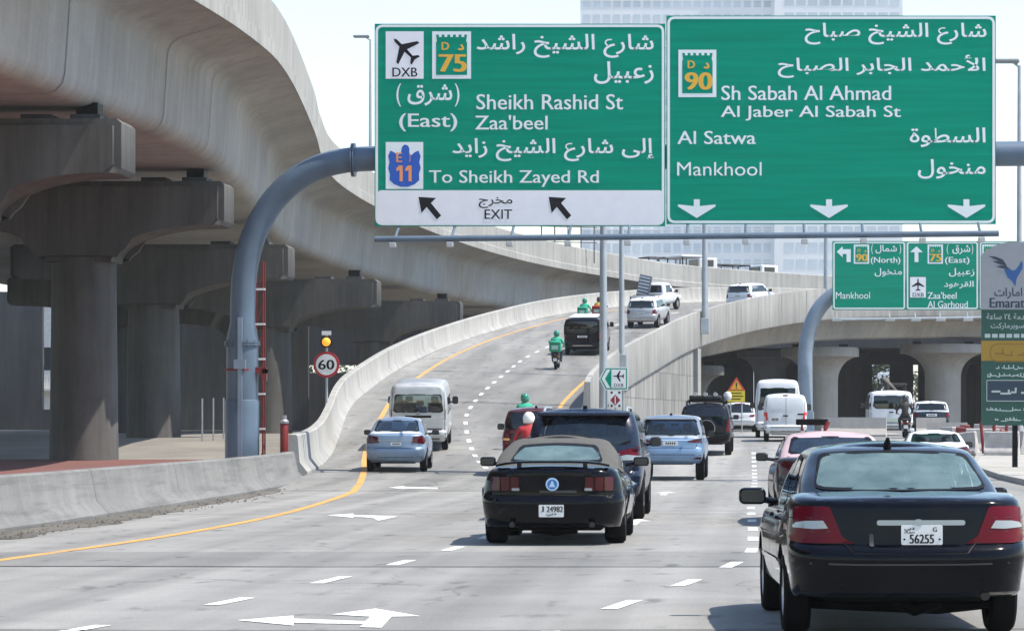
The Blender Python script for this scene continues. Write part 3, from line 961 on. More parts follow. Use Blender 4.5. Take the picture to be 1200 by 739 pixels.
# lighting bar below the signs
mb = MB()
y_b = -1.25
za, zb_ = gz(283.5), gz(277)
mb.tube([(gx(446), y_b, za), (gx(1166), y_b, zb_)], .085, 10)
mb.tube([(gx(447), y_b + .5, za + .03), (gx(1166), y_b + .5, zb_ + .03)], .06, 10)
mb.build('light_bar', BLUESTEEL, gan, 40)
for px in (467, 533, 602, 669, 738, 806, 874, 942, 1010, 1078, 1146):
    t = (px - 446) / 720
    zz = za + (zb_ - za) * t
    mb = MB()
    mb.tube([(gx(px), 0, zz + .40), (gx(px), y_b + .5, zz + .08), (gx(px), y_b, zz)], .04, 8)
    mb.tube([(gx(px), 0, zz + .40), (gx(px), 0, zz + .8)], .05, 8)
    br = mb.build('bracket', BLUESTEEL, gan)
    mb = MB()
    mb.box(gx(px) - .09, gx(px) + .09, y_b - .22, y_b + .02, zz - .24, zz - .10, .02)
    mb.build('lamp', ALU, br)
# vertical sign struts behind the panels
for px in (480, 610, 740, 820, 970, 1110):
    mb = MB()
    mb.box(gx(px) - .07, gx(px) + .07, -.02, .05, gz(262), gz(30))
    mb.build('strut', STEEL, gan)

class Sign:
    """a road sign panel standing in the plane y; positions are given in photo pixels on that plane"""
    def __init__(s, name, px0, py0, px1, py1, Y, label, cat='road sign', group=None, border=True, face=None, bpx=3.0, rad=9):
        s.s = FPX / Y
        s.px = (px0 + px1) / 2; s.py = py1
        s.root = empty(name, W(s.px, py1, Y), label, cat, group)
        w, h = (px1 - px0) / s.s, (py1 - py0) / s.s
        MB().box(-w / 2, w / 2, .0, .07, 0, h).build('panel', face or SIGNG, s.root)
        if border:
            b, rr = bpx / s.s, rad / s.s
            s.ring((px0 + 1, py0 + 1, px1 - 1, py1 - 1), bpx, rad, SIGNW)
    def x(s, px): return (px - s.px) / s.s
    def z(s, py): return (s.py - py) / s.s
    def ring(s, b, wpx, rad, m, y=-.006, name='border', par=None):
        o = rounded(rect(s.x(b[0]), s.z(b[3]), s.x(b[2]), s.z(b[1])), rad / s.s, 5)
        i = rounded(rect(s.x(b[0] + wpx), s.z(b[3] - wpx), s.x(b[2] - wpx), s.z(b[1] + wpx)), max(rad - wpx, .5) / s.s, 5)
        mb = MB()
        mb.quadgrid([[(u, y, v) for u, v in o], [(u, y, v) for u, v in i]], True)
        return mb.build(name, m, par or s.root)
    def text(s, body, b, m=None, y=-.008, bold=.014, ar=False, **k):
        return letters(body, (s.x(b[0]), s.z(b[3]), s.x(b[2]), s.z(b[1])), y, m or SIGNW, s.root, bold, ar=ar, **k)
    def poly(s, pts, m, name, y=-.006, par=None):
        mb = MB(); bm = mb.bm
        f = bm.faces.new([bm.verts.new((s.x(a), y, s.z(b))) for a, b in pts])
        bm.normal_update()
        bmesh.ops.triangulate(bm, faces=[f], ngon_method='EAR_CLIP')
        return mb.build(name, m, par or s.root)
    def rectp(s, b, m, name, y=-.006, rad=0, par=None):
        p = [(b[0], b[3]), (b[2], b[3]), (b[2], b[1]), (b[0], b[1])]
        if rad: p = rounded(p, rad, 5)
        return s.poly(p, m, name, y, par)
    def shield(s, b, num, nb):
        """white framed green route marker with a crenellated top, D, a small dal and a number"""
        s.rectp(b, SIGNW, 'route_marker', -.008)
        x0, y0, x1, y1 = b
        w = x1 - x0
        iw = w * .80
        ix = x0 + w * .1
        top = y0 + (y1 - y0) * .07
        p = [(ix, y1 - (y1 - y0) * .08), (ix + iw, y1 - (y1 - y0) * .08), (ix + iw, y0 + (y1 - y0) * .24), (ix + iw * .97, y0 + (y1 - y0) * .2), (ix + iw, top)]
        n = 11
        for k in range(1, n):
            xx = ix + iw * (1 - k / n)
            yy = top + (y1 - y0) * .05
            prev = yy if k % 2 == 0 else top
            p += [(xx, top if k % 2 else yy), (xx, yy if k % 2 else top)]
        p += [(ix, top), (ix + iw * .03, y0 + (y1 - y0) * .2), (ix, y0 + (y1 - y0) * .24)]
        s.poly(p, SIGNG, 'route_marker_field', -.012)
        h = y1 - y0
        s.text('D', (x0 + w * .25, y0 + h * .23, x0 + w * .43, y0 + h * .39), SIGNY, -.016, .03)
        s.text('د', (x0 + w * .66, y0 + h * .27, x0 + w * .82, y0 + h * .40), SIGNY, -.016, .04, ar=True)
        s.text(num, nb, SIGNY, -.016, .035)

tk = 'big green signs on the near gantry'
A = Sign('direction_sign', 439, 28, 779.5, 265, GY - .1, 'big green sign with a white EXIT strip along its foot on the near gantry', group=tk)
A.rectp((442.5, 223, 777, 263), SIGNGR, 'exit_strip', -.007, 5)
A.rectp((452, 37, 496.5, 92.5), SIGNGR, 'airport_plate', -.008)
A.poly(xf(PLANE, 474.5, 58.5, 18.5, 135), INK, 'aeroplane', -.013)
A.text('DXB', (460, 79.5, 489, 90), INK, -.013, .012)
A.shield((506.5, 37, 552, 92.5), '75', (515.5, 64, 546, 84.5))
A.text('شارع الشيخ راشد', (558.5, 40, 766, 68), ar=True, bold=.012)
A.text('زعبيل', (696, 72, 766, 98.5), ar=True, bold=.012)
A.text('(', (464.5, 98, 470, 125), bold=.0)
A.text(')', (533, 98, 538.5, 125), bold=.0)
A.text('شرق', (477.5, 99, 530, 124), ar=True, bold=.012)
A.text('(East)', (468, 133, 535.5, 154), bold=.012)
A.text('Sheikh Rashid St', (558.5, 110.5, 730, 128.5), bold=.010)
A.text("Zaa'beel", (557, 135, 641.5, 152), bold=.010)
A.text('إلى شارع الشيخ زايد', (530, 162, 767, 189), ar=True, bold=.012)
A.rectp((452, 166.5, 496, 221.5), SIGNW, 'emblem_plate', -.008)
eag = [(470, 179), (471, 172.5), (474, 169.5), (478, 170.5), (480, 174.5), (479.5, 179.5), (482, 182), (486, 178.5), (490.5, 176.5), (493, 183), (491.5, 190), (493, 197), (491, 204), (491.5, 211), (486, 216), (478, 219), (470, 219), (462, 216), (456.5, 211), (457, 204), (455, 197), (456.5, 190), (455, 183), (457.5, 176.5), (462, 178.5), (466, 182)]
A.poly(eag, SIGNB, 'emblem', -.012)
A.text('E', (464.5, 179, 471, 190), SIGNO, -.016, .02)
for ex in (465.5, 476):
    A.poly([(ex + 2.2, 194), (ex + 6.5, 194), (ex + 6.5, 212.5), (ex + 2.8, 212.5), (ex + 2.8, 199.2), (ex - .8, 201), (ex - .8, 197.2)], SIGNO, 'numeral', -.016)
A.text('إ', (479, 179, 482, 190), SIGNO, -.016, .02, ar=True)
A.text('To Sheikh Zayed Rd', (503, 199.5, 701.5, 219), bold=.010)
A.text('مخرج', (561, 231, 600.5, 244), INK, -.013, .010, ar=True)
A.text('EXIT', (568, 245.5, 600, 256.5), INK, -.013, .008)
for ax in (490.5, 643):
    A.poly([(ax, 230.8), (ax + 20.5, 232), (ax + 14.5, 237.8), (ax + 26.5, 252.5), (ax + 21.5, 257), (ax + 9.5, 242.5), (ax + 3.5, 249.5)], INK, 'arrow', -.013)
B = Sign('direction_sign', 781, 18.5, 1167, 262.5, GY - .1, 'wider green sign with three white down arrows on the near gantry', group=tk)
B.shield((795, 58.5, 839.5, 114), '90', (803.5, 85, 834, 105.5))
B.text('شارع الشيخ صباح', (943, 27, 1156, 52.5), ar=True, bold=.012)
B.text('الأحمد الجابر الصباح', (911.5, 64.5, 1155, 91.5), ar=True, bold=.012)
B.text('Sh Sabah Al Ahmad', (845.5, 100.5, 1044, 117.5), bold=.010)
B.text('Al Jaber Al Sabah St', (845, 124, 1055.5, 141.5), bold=.010)
B.text('Al Satwa', (794, 153.5, 885.5, 169), bold=.010)
B.text('Mankhool', (793.5, 190, 892.5, 206), bold=.0)
B.text('السطوة', (1066, 149.5, 1155, 172.5), ar=True, bold=.012)
B.text('منخول', (1075.5, 186.5, 1155, 209.5), ar=True, bold=.012)
for ax in (816.5, 971.5, 1132.5):
    B.poly([(ax - 3.5, 233.5), (ax + 3.5, 233.5), (ax + 3.5, 241.5), (ax + 22, 239.5), (ax + 22, 242), (ax, 255.5), (ax - 22, 242), (ax - 22, 239.5), (ax - 3.5, 241.5)], SIGNW, 'arrow', -.008)

# far gantry
G2 = 171.0
s2 = FPX / G2
g2 = empty('sign_gantry', (0, G2, zm(G2)), 'far curved gantry post, haze painted into its pale blue, between the white vans', 'gantry')
hx = lambda px: (px - VPX) / s2
hz = lambda py: HC + (HY - py) / s2 - zm(G2)
pp = catmull([(hx(944), .85, 0), (hx(944), .3, hz(425)), (hx(945), .3, hz(405)), (hx(949), .3, hz(385)), (hx(957), .3, hz(366)), (hx(969), .3, hz(351)), (hx(985), .3, hz(341)), (hx(1010), .3, hz(336)), (hx(1100), .3, hz(335)), (hx(1240), .3, hz(335))], 5)
for q_ in pp: q_.y = .85
MB().tube(pp, .43, 24).build('frame', PALEBLUE, g2, 40)  # this paler steel carries the distance haze in its colour
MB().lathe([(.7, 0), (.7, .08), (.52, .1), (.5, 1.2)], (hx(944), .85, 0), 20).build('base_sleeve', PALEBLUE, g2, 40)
mb = MB(); mb.tube([(hx(976), -.9, hz(375)), (hx(1175), -.9, hz(372))], .08, 8)
mb.build('light_bar', STEEL, g2)
for px in (980, 1042, 1072, 1101, 1133):
    mb = MB(); mb.box(hx(px) - .28, hx(px) + .28, -1.15, -.75, hz(377), hz(373), .03); mb.tube([(hx(px), -.05, hz(366)), (hx(px), -.9, hz(374))], .04, 6)
    mb.build('lamp', ALU, g2)
tk2 = 'smaller green signs on the far gantry'
C1 = Sign('direction_sign', 975.5, 282.5, 1061.5, 363, G2 - .1, 'small far green sign with a left turn arrow reading Mankhool', group=tk2, bpx=1.6, rad=3)
C1.poly([(980.5, 295), (987.5, 288.5), (987.5, 292), (997, 292), (997, 307), (992, 307), (992, 297.5), (987.5, 297.5), (987.5, 301.5)], SIGNW, 'arrow')
C1.shield((1000.5, 286.5, 1018.5, 309), '90', (1003.5, 297.5, 1016.5, 306))
C1.text('شمال', (1026, 287, 1051, 297), ar=True, bold=.012)
C1.text('(', (1021, 286, 1023, 298), bold=0); C1.text(')', (1054, 286, 1056, 298), bold=0)
C1.text('(North)', (1020.5, 301, 1055, 310), bold=.012)
C1.text('منخول', (1025, 314, 1057, 324), ar=True, bold=.012)
C1.text('Mankhool', (979.5, 342, 1019.5, 350), bold=.0)
C2 = Sign('direction_sign', 1061.8, 282.5, 1147, 363, G2 - .1, 'small far green sign with an up arrow and an airport plate', group=tk2, bpx=1.6, rad=3)
C2.poly([(1074, 288.5), (1081.5, 295.5), (1076.3, 295.5), (1076.3, 307), (1071.7, 307), (1071.7, 295.5), (1066.5, 295.5)], SIGNW, 'arrow')
C2.shield((1087, 286.5, 1105, 309), '75', (1090, 297.5, 1103, 306))
C2.text('شرق', (1116, 287, 1137, 298), ar=True, bold=.012)
C2.text('(', (1109.5, 286, 1111.5, 298), bold=0); C2.text(')', (1138.5, 286, 1140.5, 298), bold=0)
C2.text('(East)', (1107.5, 301, 1136, 310), bold=.012)
C2.text('زعبيل', (1112, 314, 1142, 324), ar=True, bold=.012)
C2.text('القرهود', (1106, 329, 1141, 338), ar=True, bold=.012)
C2.rectp((1066.5, 324.5, 1085, 348.5), SIGNGR, 'airport_plate', -.009)
C2.poly(xf(PLANE, 1075.8, 333.5, 7.5, 180), INK, 'aeroplane', -.014)
C2.text('DXB', (1069.5, 343, 1082.5, 347.5), INK, -.014, .01)
C2.text("Zaa'beel", (1087, 342, 1121, 350), bold=.012)
C2.text('Al Garhoud', (1087, 352.5, 1134, 360.5), bold=.012)
C3 = Sign('direction_sign', 1147.3, 282.5, 1232, 363, G2 - .1, 'small far green sign mostly hidden behind the filling station totem', group=tk2, bpx=1.6, rad=3)
C3.shield((1151, 286.5, 1169, 309), '90', (1154, 297.5, 1167, 306))

# ------------------------------------------------------------------ filling station totem
TY = 92.0
T = Sign('station_totem', 1150, 362, 1226, 498, TY, 'tall filling station totem, grey arched head over dark green price panels', 'totem sign', border=False, face=mat('totem_green', (0.004, 0.07, 0.055), 0.35, var=0.06))
head = [(1150, 362.5), (1150, 300)]
for k in range(1, 15):
    a = k / 14
    head.append((1150 + 76 * a, 300 - 26 * math.sin(math.pi * (.08 + .84 * a) ** .9) * 1.0))
head = [(1150, 362.5), (1150, 299), (1155, 294), (1163, 289), (1172, 285.5), (1182, 283.5), (1192, 283), (1204, 285), (1215, 290), (1226, 299), (1226, 362.5)]
mb = MB(); mb.prism([(T.x(a), T.z(b)) for a, b in head], -.02, .3, 'xz'); mb.build('head_panel', mat('totem_grey', (0.30, 0.315, 0.35), 0.4, var=0.05), T.root)
TB = mat('emblem_blue', (0.015, 0.09, 0.30), 0.4); TD = mat('emblem_navy', (0.02, 0.035, 0.07), 0.4)
T.poly([(1176, 312), (1181, 313), (1186, 317), (1190, 316), (1194, 311), (1196.5, 305.5), (1198.5, 309), (1198, 315), (1195, 320), (1192.5, 324), (1191, 328), (1190, 335.5), (1186, 329.5), (1181, 325), (1177.5, 318)], TB, 'emblem', -.024)
for k in range(3):
    T.poly([(1158 + k * 5, 300 + k * 6), (1166 + k * 4, 300.5 + k * 5.2), (1175 + k * 2, 304 + k * 4), (1180 + k, 311 + k * 2.6), (1174 + k * 2, 307 + k * 3.8), (1166 + k * 3.6, 304 + k * 5)], TD, 'emblem', -.026 - k * .002)
T.text('امارات', (1165, 337, 1198, 350), TD, -.026, .02, ar=True)
T.text('Emarat', (1160, 349, 1200.5, 360.5), TD, -.026, .03)
GR2 = mat('totem_lettering', (0.42, 0.50, 0.50), 0.5)
T.text('خدمة ٤٢ ساعة', (1156, 367, 1206, 374), GR2, -.01, .01, ar=True)
T.text('سوبرماركت', (1161, 378, 1200, 386), GR2, -.01, .01, ar=True)
for k in range(6): T.rectp((1154 + k * 8.5, 391, 1160.5 + k * 8.5, 395.5), GR2, 'price_block', -.01)
T.rectp((1150, 399, 1226, 422.5), mat('totem_amber', (0.32, 0.19, 0.015), 0.4), 'amber_panel', -.008)
TG2 = mat('amber_dark', (0.22, 0.12, 0.01), 0.5)
T.ring((1160, 402, 1208, 424), 1.2, 11, TG2, -.012, 'emblem')
def squiggle(b, m, seed):
    """a row of short joined strokes: lettering too small to read"""
    q = random.Random(seed)
    x0, y0, x1, y1 = b
    h = y1 - y0
    mb = MB(); x = x0
    while x < x1 - 1:
        w = h * (.5 + q.random() * .7)
        t = h * .2
        yy = y1 - h * .3 * q.random()
        pts = [(x, yy - t, x + w, yy)]
        if q.random() < .75: pts.append((x + w * .7, y0 + h * .5 * q.random(), x + w * .7 + t, yy - t))
        if q.random() < .4: pts.append((x, y0 + h * .3, x + t, yy - t))
        for k, (a, b_, c, d) in enumerate(pts):
            y = -.016 - k * .002
            mb.face([(T.x(a), y, T.z(d)), (T.x(c), y, T.z(d)), (T.x(c), y, T.z(b_)), (T.x(a), y, T.z(b_))])
        x += w + (h * .5 if q.random() < .25 else -.1)
    mb.build('lettering', m, T.root, recalc=False)
squiggle((1166, 408, 1202, 418), TG2, 2)
squiggle((1167, 427, 1194, 433), GR2, 3)
squiggle((1157, 436, 1206, 442), GR2, 4)
T.rectp((1156, 445, 1222, 470), mat('totem_navy', (0.01, 0.03, 0.06), 0.4), 'navy_panel', -.01)
T.ring((1156, 445, 1222, 470), .8, 1, GR2, -.013, 'border')
squiggle((1162, 451, 1206, 462), GR2, 5)
squiggle((1156, 476, 1208, 482), GR2, 6)
squiggle((1166, 488, 1208, 494), GR2, 8)
for px in (1190, 1216):
    mb = MB(); mb.box(T.x(px - 3), T.x(px + 3), .1, .3, -(T.root.location.z - zm(TY) - .1), .05)
    mb.build('post', BLK, T.root)

# ------------------------------------------------------------------ smaller signs
def speed_sign():
    Y = 104.0
    s = FPX / Y
    x, yy = (382.5 - VPX) / s, Y
    g = zm(104)
    e = empty('speed_limit_sign', (x, Y, g), 'round white speed limit sign reading 60 with an amber lamp above it', 'road sign')
    zc = HC + (HY - 427) / s - g
    MB().tube([(0, .06, 0), (0, .06, zc + 1.02)], .045, 10).build('post', STEEL, e, 40)
    MB().lathe([(.455, -.02), (.455, .03)], (0, 0, zc), 40, 'y').build('disc', mat('sign_red', (0.45, 0.02, 0.03), 0.4), e)
    MB().lathe([(.365, -.026), (.365, -.021)], (0, 0, zc), 40, 'y').build('disc_face', SIGNW, e)
    letters('60', (-.27, zc - .17, .27, zc + .17), -.032, INK, e, .02)
    zl = HC + (HY - 400.5) / s - g
    bl = MB().lathe([(.20, -.02), (.20, .02), (.17, .06)], (0, -.02, zl), 24, 'y').build('lamp_housing', BLK, e)
    m = NT('amber_lamp'); m.b.inputs['Base Color'].default_value = (0.85, 0.36, 0.03, 1)
    m.b.inputs['Emission Color'].default_value = (1, .42, .04, 1); m.b.inputs['Emission Strength'].default_value = .55
    MB().lathe([(.001, -.10), (.09, -.085), (.145, -.03), (.15, -.02)], (0, -.02, zl), 24, 'y').build('lamp_lens', m.m, e, 40)
    zp = HC + (HY - 390) / s - g
    MB().box(-.16, .16, -.02, .02, zp - .07, zp + .07).build('small_plate', SIGNW, e)
speed_sign()
def airport_sign():
    Y = 109.0
    D = Sign('airport_sign', 703, 430, 736, 457, Y, 'small arrow shaped airport sign pointing left at the ramp nose', border=False, face=ALU)
    for o in list(D.root.children): bpy.data.objects.remove(o)
    pts = [(702, 443.5), (709.5, 430), (736, 430), (736, 457), (709.5, 457)]
    mb = MB(); mb.prism([(D.x(a), D.z(b)) for a, b in pts], 0, .05); mb.build('panel', SIGNW, D.root)
    D.poly([(703.5, 443.5), (710, 431.2), (734.8, 431.2), (734.8, 455.8), (710, 455.8)], SIGNG, 'border', -.005)
    D.poly([(705, 443.5), (711, 432.6), (733.5, 432.6), (733.5, 454.4), (711, 454.4)], SIGNW, 'field', -.009)
    D.poly([(709, 443.5), (715.5, 432.6), (716.5, 432.6), (716.5, 454.4), (715.5, 454.4)], SIGNG, 'chevron', -.013)
    D.rectp((718, 433, 732.5, 453.5), SIGNGR, 'airport_plate', -.013)
    D.poly(xf(PLANE, 725, 440.5, 6.6, 90), INK, 'aeroplane', -.017)
    D.text('DXB', (719.5, 449, 730.5, 453), INK, -.017, .01)
    for px in (710.5, 730):
        h = D.root.location.z - ground_at(D.root.location.x, Y)[0]
        MB().tube([(D.x(px), .09, -h), (D.x(px), .09, D.z(431))], .04, 8).build('post', STEEL, D.root)
    H = Sign('hazard_marker', 714, 458, 728, 477, Y - .3, 'red and white diamond hazard marker below the airport sign', border=False, face=SIGNW)
    H.poly([(721, 462), (727, 468.5), (721, 475), (715, 468.5)], mat('marker_red', (0.30, 0.01, 0.03), 0.4), 'diamond', -.006)
    for k in (0, 1):
        for a in (715.5, 724.5): H.rectp((a, 458.5 + k * 15.5, a + 2.5, 461 + k * 15.5), INK, 'stud', -.006)
    H.rectp((720.4, 464, 721.6, 473), SIGNW, 'stripe', -.01)
    h = H.root.location.z - ground_at(H.root.location.x, Y)[0]
    MB().tube([(0, .1, -h), (0, .1, .3)], .035, 8).build('post', STEEL, H.root)
airport_sign()
def works_sign():
    Y = 160.0
    K = Sign('works_sign', 852.5, 457.5, 873, 470.5, Y, 'yellow roadworks notice under a red edged warning triangle beyond the traffic', border=False, face=mat('works_yellow', (0.72, 0.56, 0.02), 0.45))
    K.poly([(863, 441.5), (873.5, 457.5), (852.5, 457.5)], mat('triangle_red', (0.55, 0.05, 0.03), 0.45), 'warning_triangle', -.004)
    K.poly([(863, 445.5), (870, 456), (856, 456)], mat('works_amber', (0.75, 0.42, 0.02), 0.45), 'triangle_field', -.010)
    K.rectp((862.2, 448, 863.8, 453), INK, 'exclamation', -.016); K.rectp((862.2, 453.8, 863.8, 455.2), INK, 'exclamation', -.016)
    for k, (a, b) in enumerate(((856, 869), (855, 871), (857, 868))):
        K.rectp((a, 460 + k * 3.4, b, 461.2 + k * 3.4), INK, 'text_line', -.006)
    h = K.root.location.z - zm(Y)
    for sx in (-.3, .3): MB().tube([(sx, .12, -h), (sx, .12, .5)], .035, 8).build('post', STEEL, K.root)
works_sign()

# ------------------------------------------------------------------ lamp columns
def lamp_col(px, pbase, Y, h, label, arm=1.6, side=-1, r=.11, gz0=None, box=True, m=STEEL, depth=None):
    p = W(px, pbase, Y)
    z0 = p.z if gz0 is None else gz0
    e = empty('lamp_column', (p.x, Y, z0), label, 'street lamp', 'street lamp columns')
    MB().tube([(0, 0, 0), (0, 0, h * .5), (0, 0, h)], [r * 1.25, r, r * .62], 12).build('column', m, e, 40)
    mb = MB(); mb.tube([(0, 0, h - .05), (side * arm * .5, 0, h + .12), (side * arm, 0, h + .15)], .05, 8); mb.build('arm', m, e)
    hd = MB().box(side * arm - .45, side * arm + .45, -.16, .16, h + .08, h + .24, .06); hd.build('lamp_head', mat('lamp_head_grey', (0.22, 0.23, 0.24), 0.5), e)
    if box: MB().box(-.24, .24, -.2, .2, -.35, .55, .03).build('base_box', STEEL, e)
    return e
lamp_col(707, 478, 118.5, 12.6, 'grey lamp column rising beside the airport sign, leftmost of the three on the ramp', r=.135, box=False)
lamp_col(728.5, 429, 137, 11.6, 'grey lamp column on the ramp parapet just right of the airport sign')
lamp_col(826, 384, 168, 10.6, 'grey lamp column with a base box on the parapet above the retaining wall', r=.15)
lamp_col(968, 345, 190, 9.5, 'grey lamp column on the ramp parapet left of the far gantry signs', r=.13, box=False)
lamp_col(434, 236, 166, 9.0, 'thin lamp column on the flyover left of the EXIT sign', arm=.5, r=.09, box=False)
lamp_col(1194.5, 510, 108, 14.0, 'tall lamp column at the right edge beside the totem', arm=.45, r=.1, gz0=.5, box=False)

# ------------------------------------------------------------------ red ladder, red post, site clutter
def ladder():
    Y = 90.0; s = FPX / Y
    e = empty('access_ladder', ((303 - VPX) / s, Y, zm(Y)), 'tall red access ladder with white rungs right behind the blue gantry post', 'ladder')
    h = HC + (HY - 306) / s - zm(Y)
    for sx in (-.13, .13): MB().box(sx - .025, sx + .025, -.025, .025, 0, h).build('rail', REDPAINT, e)
    for sx in (-.13, .13): MB().box(sx - .02, sx + .02, .36, .40, 0, h).build('rail', REDPAINT, e)
    k = .3
    while k < h:
        MB().box(-.2, .2, -.045, .02, k - .03, k + .03).build('rung', SIGNW, e); k += 1.05
    for i in range(int(h / .9)):
        MB().tube([(-.13, .38, i * .9), (.13, .38, i * .9 + .9)], .02, 5).build('brace', REDPAINT, e)
ladder()
def red_post():
    Y = 101.0; s = FPX / Y
    e = empty('red_post', ((333 - VPX) / s, Y, zm(Y)), 'short thick red post with a pale cap standing under the flyover', 'post')
    MB().lathe([(.14, 0), (.14, 1.28), (.13, 1.3)], n=16).build('shaft', REDPAINT, e, 40)
    MB().lathe([(.16, 1.3), (.16, 1.38), (.09, 1.44), (.09, 1.58)], n=16).build('cap', STEEL, e, 40)
red_post()
def jersey(x, y, L, rz, label, m=None, group='loose barrier blocks by the median'):
    e = MB()
    prof = [(-.30, 0), (-.30, .08), (-.12, .35), (-.08, .82), (.08, .82), (.12, .35), (.30, .08), (.30, 0)]
    e.prism(prof, -L / 2, L / 2, 'xz')
    o = e.build('barrier_block', m or JBLK)
    o.location = (x, y, ground_at(x, y)[0]); o.rotation_euler = (0, 0, rz)
    return tag(o, label, 'barrier', group)
JBLK = concrete('block_concrete', (0.42, 0.40, 0.37), .12, .1)
jersey(4.15, 133, 2.0, R(78), 'pale median block nearest the far gantry post')
jersey(4.9, 130, 2.0, R(82), 'pale median block left of the white tour van, nearer one')
jersey(4.5, 137, 2.0, R(80), 'pale median block behind the nearer ones by the white tour van')
jersey(7.9, 131, 1.3, R(90), 'grey block standing behind the black motorcyclist')
jersey(7.75, 118, 1.6, R(85), 'grey block at the right kerb before the pile of red barriers')
RW = [mat('barrier_red', (0.22, 0.035, 0.032), 0.5, var=0.15), mat('barrier_white', (0.42, 0.40, 0.39), 0.5, var=0.2)]
def water_barrier(x, y, rz, tilt, m, label):
    mb = MB()
    mb.prism([(-.25, 0), (-.25, .15), (-.13, .3), (-.10, .85), (.10, .85), (.13, .3), (.25, .15), (.25, 0)], -.6, .6, 'xz')
    bmesh.ops.bevel(mb.bm, geom=mb.bm.edges[:], offset=.03, segments=1, affect='EDGES')
    o = mb.build('plastic_barrier', m)
    o.location = (x, y, ground_at(x, y)[0] + (.14 if x > road_r(y) else 0)); o.rotation_euler = (tilt, 0, rz)
    tag(o, label, 'barrier', 'red and white plastic barriers heaped at the right kerb')
for i, (x, y, rz, tl, c) in enumerate(((7.4, 112, .3, 0, 1), (8.1, 110.5, 1.2, .1, 0), (8.8, 112, .6, 0, 1), (8.3, 107, 1.5, 0, 1), (7.5, 106, 1.1, -.1, 1), (8.9, 107.5, .2, .1, 0), (8.7, 103.5, 1.3, 0, 1), (9.5, 110, .9, 0, 1), (8.2, 114.5, .1, 0, 0), (9.3, 104.8, .5, 0, 1))):
    water_barrier(x, y, rz, tl, RW[1 - c] if False else RW[c], ['red', 'white'][c] + ' plastic barrier heaped at the right kerb, ' +
                  ['its leftmost', 'second from the left', 'behind the middle', 'in the middle front', 'front left', 'behind the red stakes', 'front right', 'back right', 'farthest back', 'nearest the totem post'][i])
for i, (x, y) in enumerate(((8.2, 105.2), (8.55, 105.0), (8.9, 104.9))):
    e = MB().tube([(0, 0, 0), (.1 * (i - 1), 0, 1.15)], .06, 8).build('site_stake', REDPAINT)
    e.location = (x, y, ground_at(x, y)[0] + .12)
    tag(e, 'red stake standing up from the heap of barriers, ' + ['left', 'middle', 'right'][i] + ' one of three', 'stake', 'red stakes among the barriers')
# site machine in the shade beyond the median
def loader():
    e = empty('backhoe_loader', (8.3, 176, zm(176)), 'dark backhoe loader parked in the shade behind the median blocks', 'loader')
    DK = mat('machine_dark', (0.03, 0.03, 0.032), 0.6)
    MB().box(-1.0, 1.0, -1.6, 1.6, .5, 1.3, .08).build('body', DK, e)
    c = MB(); 
    for x in (-.8, .8):
        for y in (-.9, .8): c.tube([(x, y, 1.3), (x * .92, y, 2.7)], .06, 6)
    c.box(-.85, .85, -1.0, .9, 2.7, 2.85, .05); c.build('cab', DK, e)
    MB().tube([(0, -1.5, 1.2), (-.5, -2.0, 3.1), (.4, -2.7, 2.1), (.5, -2.8, 1.0)], [.16, .14, .11, .09], 8).build('boom', DK, e)
    MB().box(.2, .8, -3.2, -2.6, .4, 1.0, .08).build('bucket', DK, e)
    for x in (-1.05, 1.05):
        for y, r in ((-.9, .62), (1.1, .45)):
            MB().lathe([(r * .6, -.18), (r, -.14), (r, .14), (r * .6, .18)], (x, y, r), 20, 'x').build('wheel', TYRE, e, 40)
    for x in (-.7, .75): MB().lathe([(.16, -.02), (.16, .03)], (x, -1.65, .95), 14, 'y').build('headlight', CLRL, e)
loader()
# leafy trees in the far gap under the flyover
LEAF = [mat('leaf_green', (0.05, 0.075, 0.03), 0.8, var=0.3), mat('leaf_light', (0.085, 0.11, 0.045), 0.8, var=0.3)]
def tree(x, y, h, r, label, seed):
    q = random.Random(seed)
    g = zm(y) - .03
    e = empty('tree', (x, y, g), label, 'tree', 'trees beyond the underpasses')
    mb = MB(); mb.tube([(0, 0, 0), (.1, 0, h * .3), (0, .1, h * .7)], [.22, .17, .07], 8)
    for k in range(5):
        a = q.random() * 6.28
        mb.tube([(.05, 0, h * (.3 + .07 * k)), (math.cos(a) * r * .7, math.sin(a) * r * .7, h * (.55 + .07 * k))], [.09, .03], 6)
    mb.build('trunk', mat('bark', (0.10, 0.075, 0.055), 0.9), e)
    mb = MB(); bm = mb.bm
    cl = [(Vector((q.gauss(0, .42) * r, q.gauss(0, .42) * r, h * (.45 + q.random() * .5))), .35 + q.random() * .4) for _ in range(26)]
    for c, cr in cl:
        mi = q.randrange(2)
        for _ in range(60):
            d = Vector((q.gauss(0, 1), q.gauss(0, 1), q.gauss(0, 1))).normalized() * cr * q.random() ** .4 * r * .5
            p = c + d
            u = Vector((q.gauss(0, 1), q.gauss(0, 1), q.gauss(0, .6))).normalized(); v = u.cross(Vector((q.gauss(0, 1), q.gauss(0, 1), 1))).normalized()
            sz = .12 + q.random() * .14
            f = bm.faces.new([bm.verts.new(p + u * sz), bm.verts.new(p + v * sz * .6), bm.verts.new(p - u * sz), bm.verts.new(p - v * sz * .6)])
            f.material_index = mi
    mb.build('crown', LEAF, e, recalc=False)
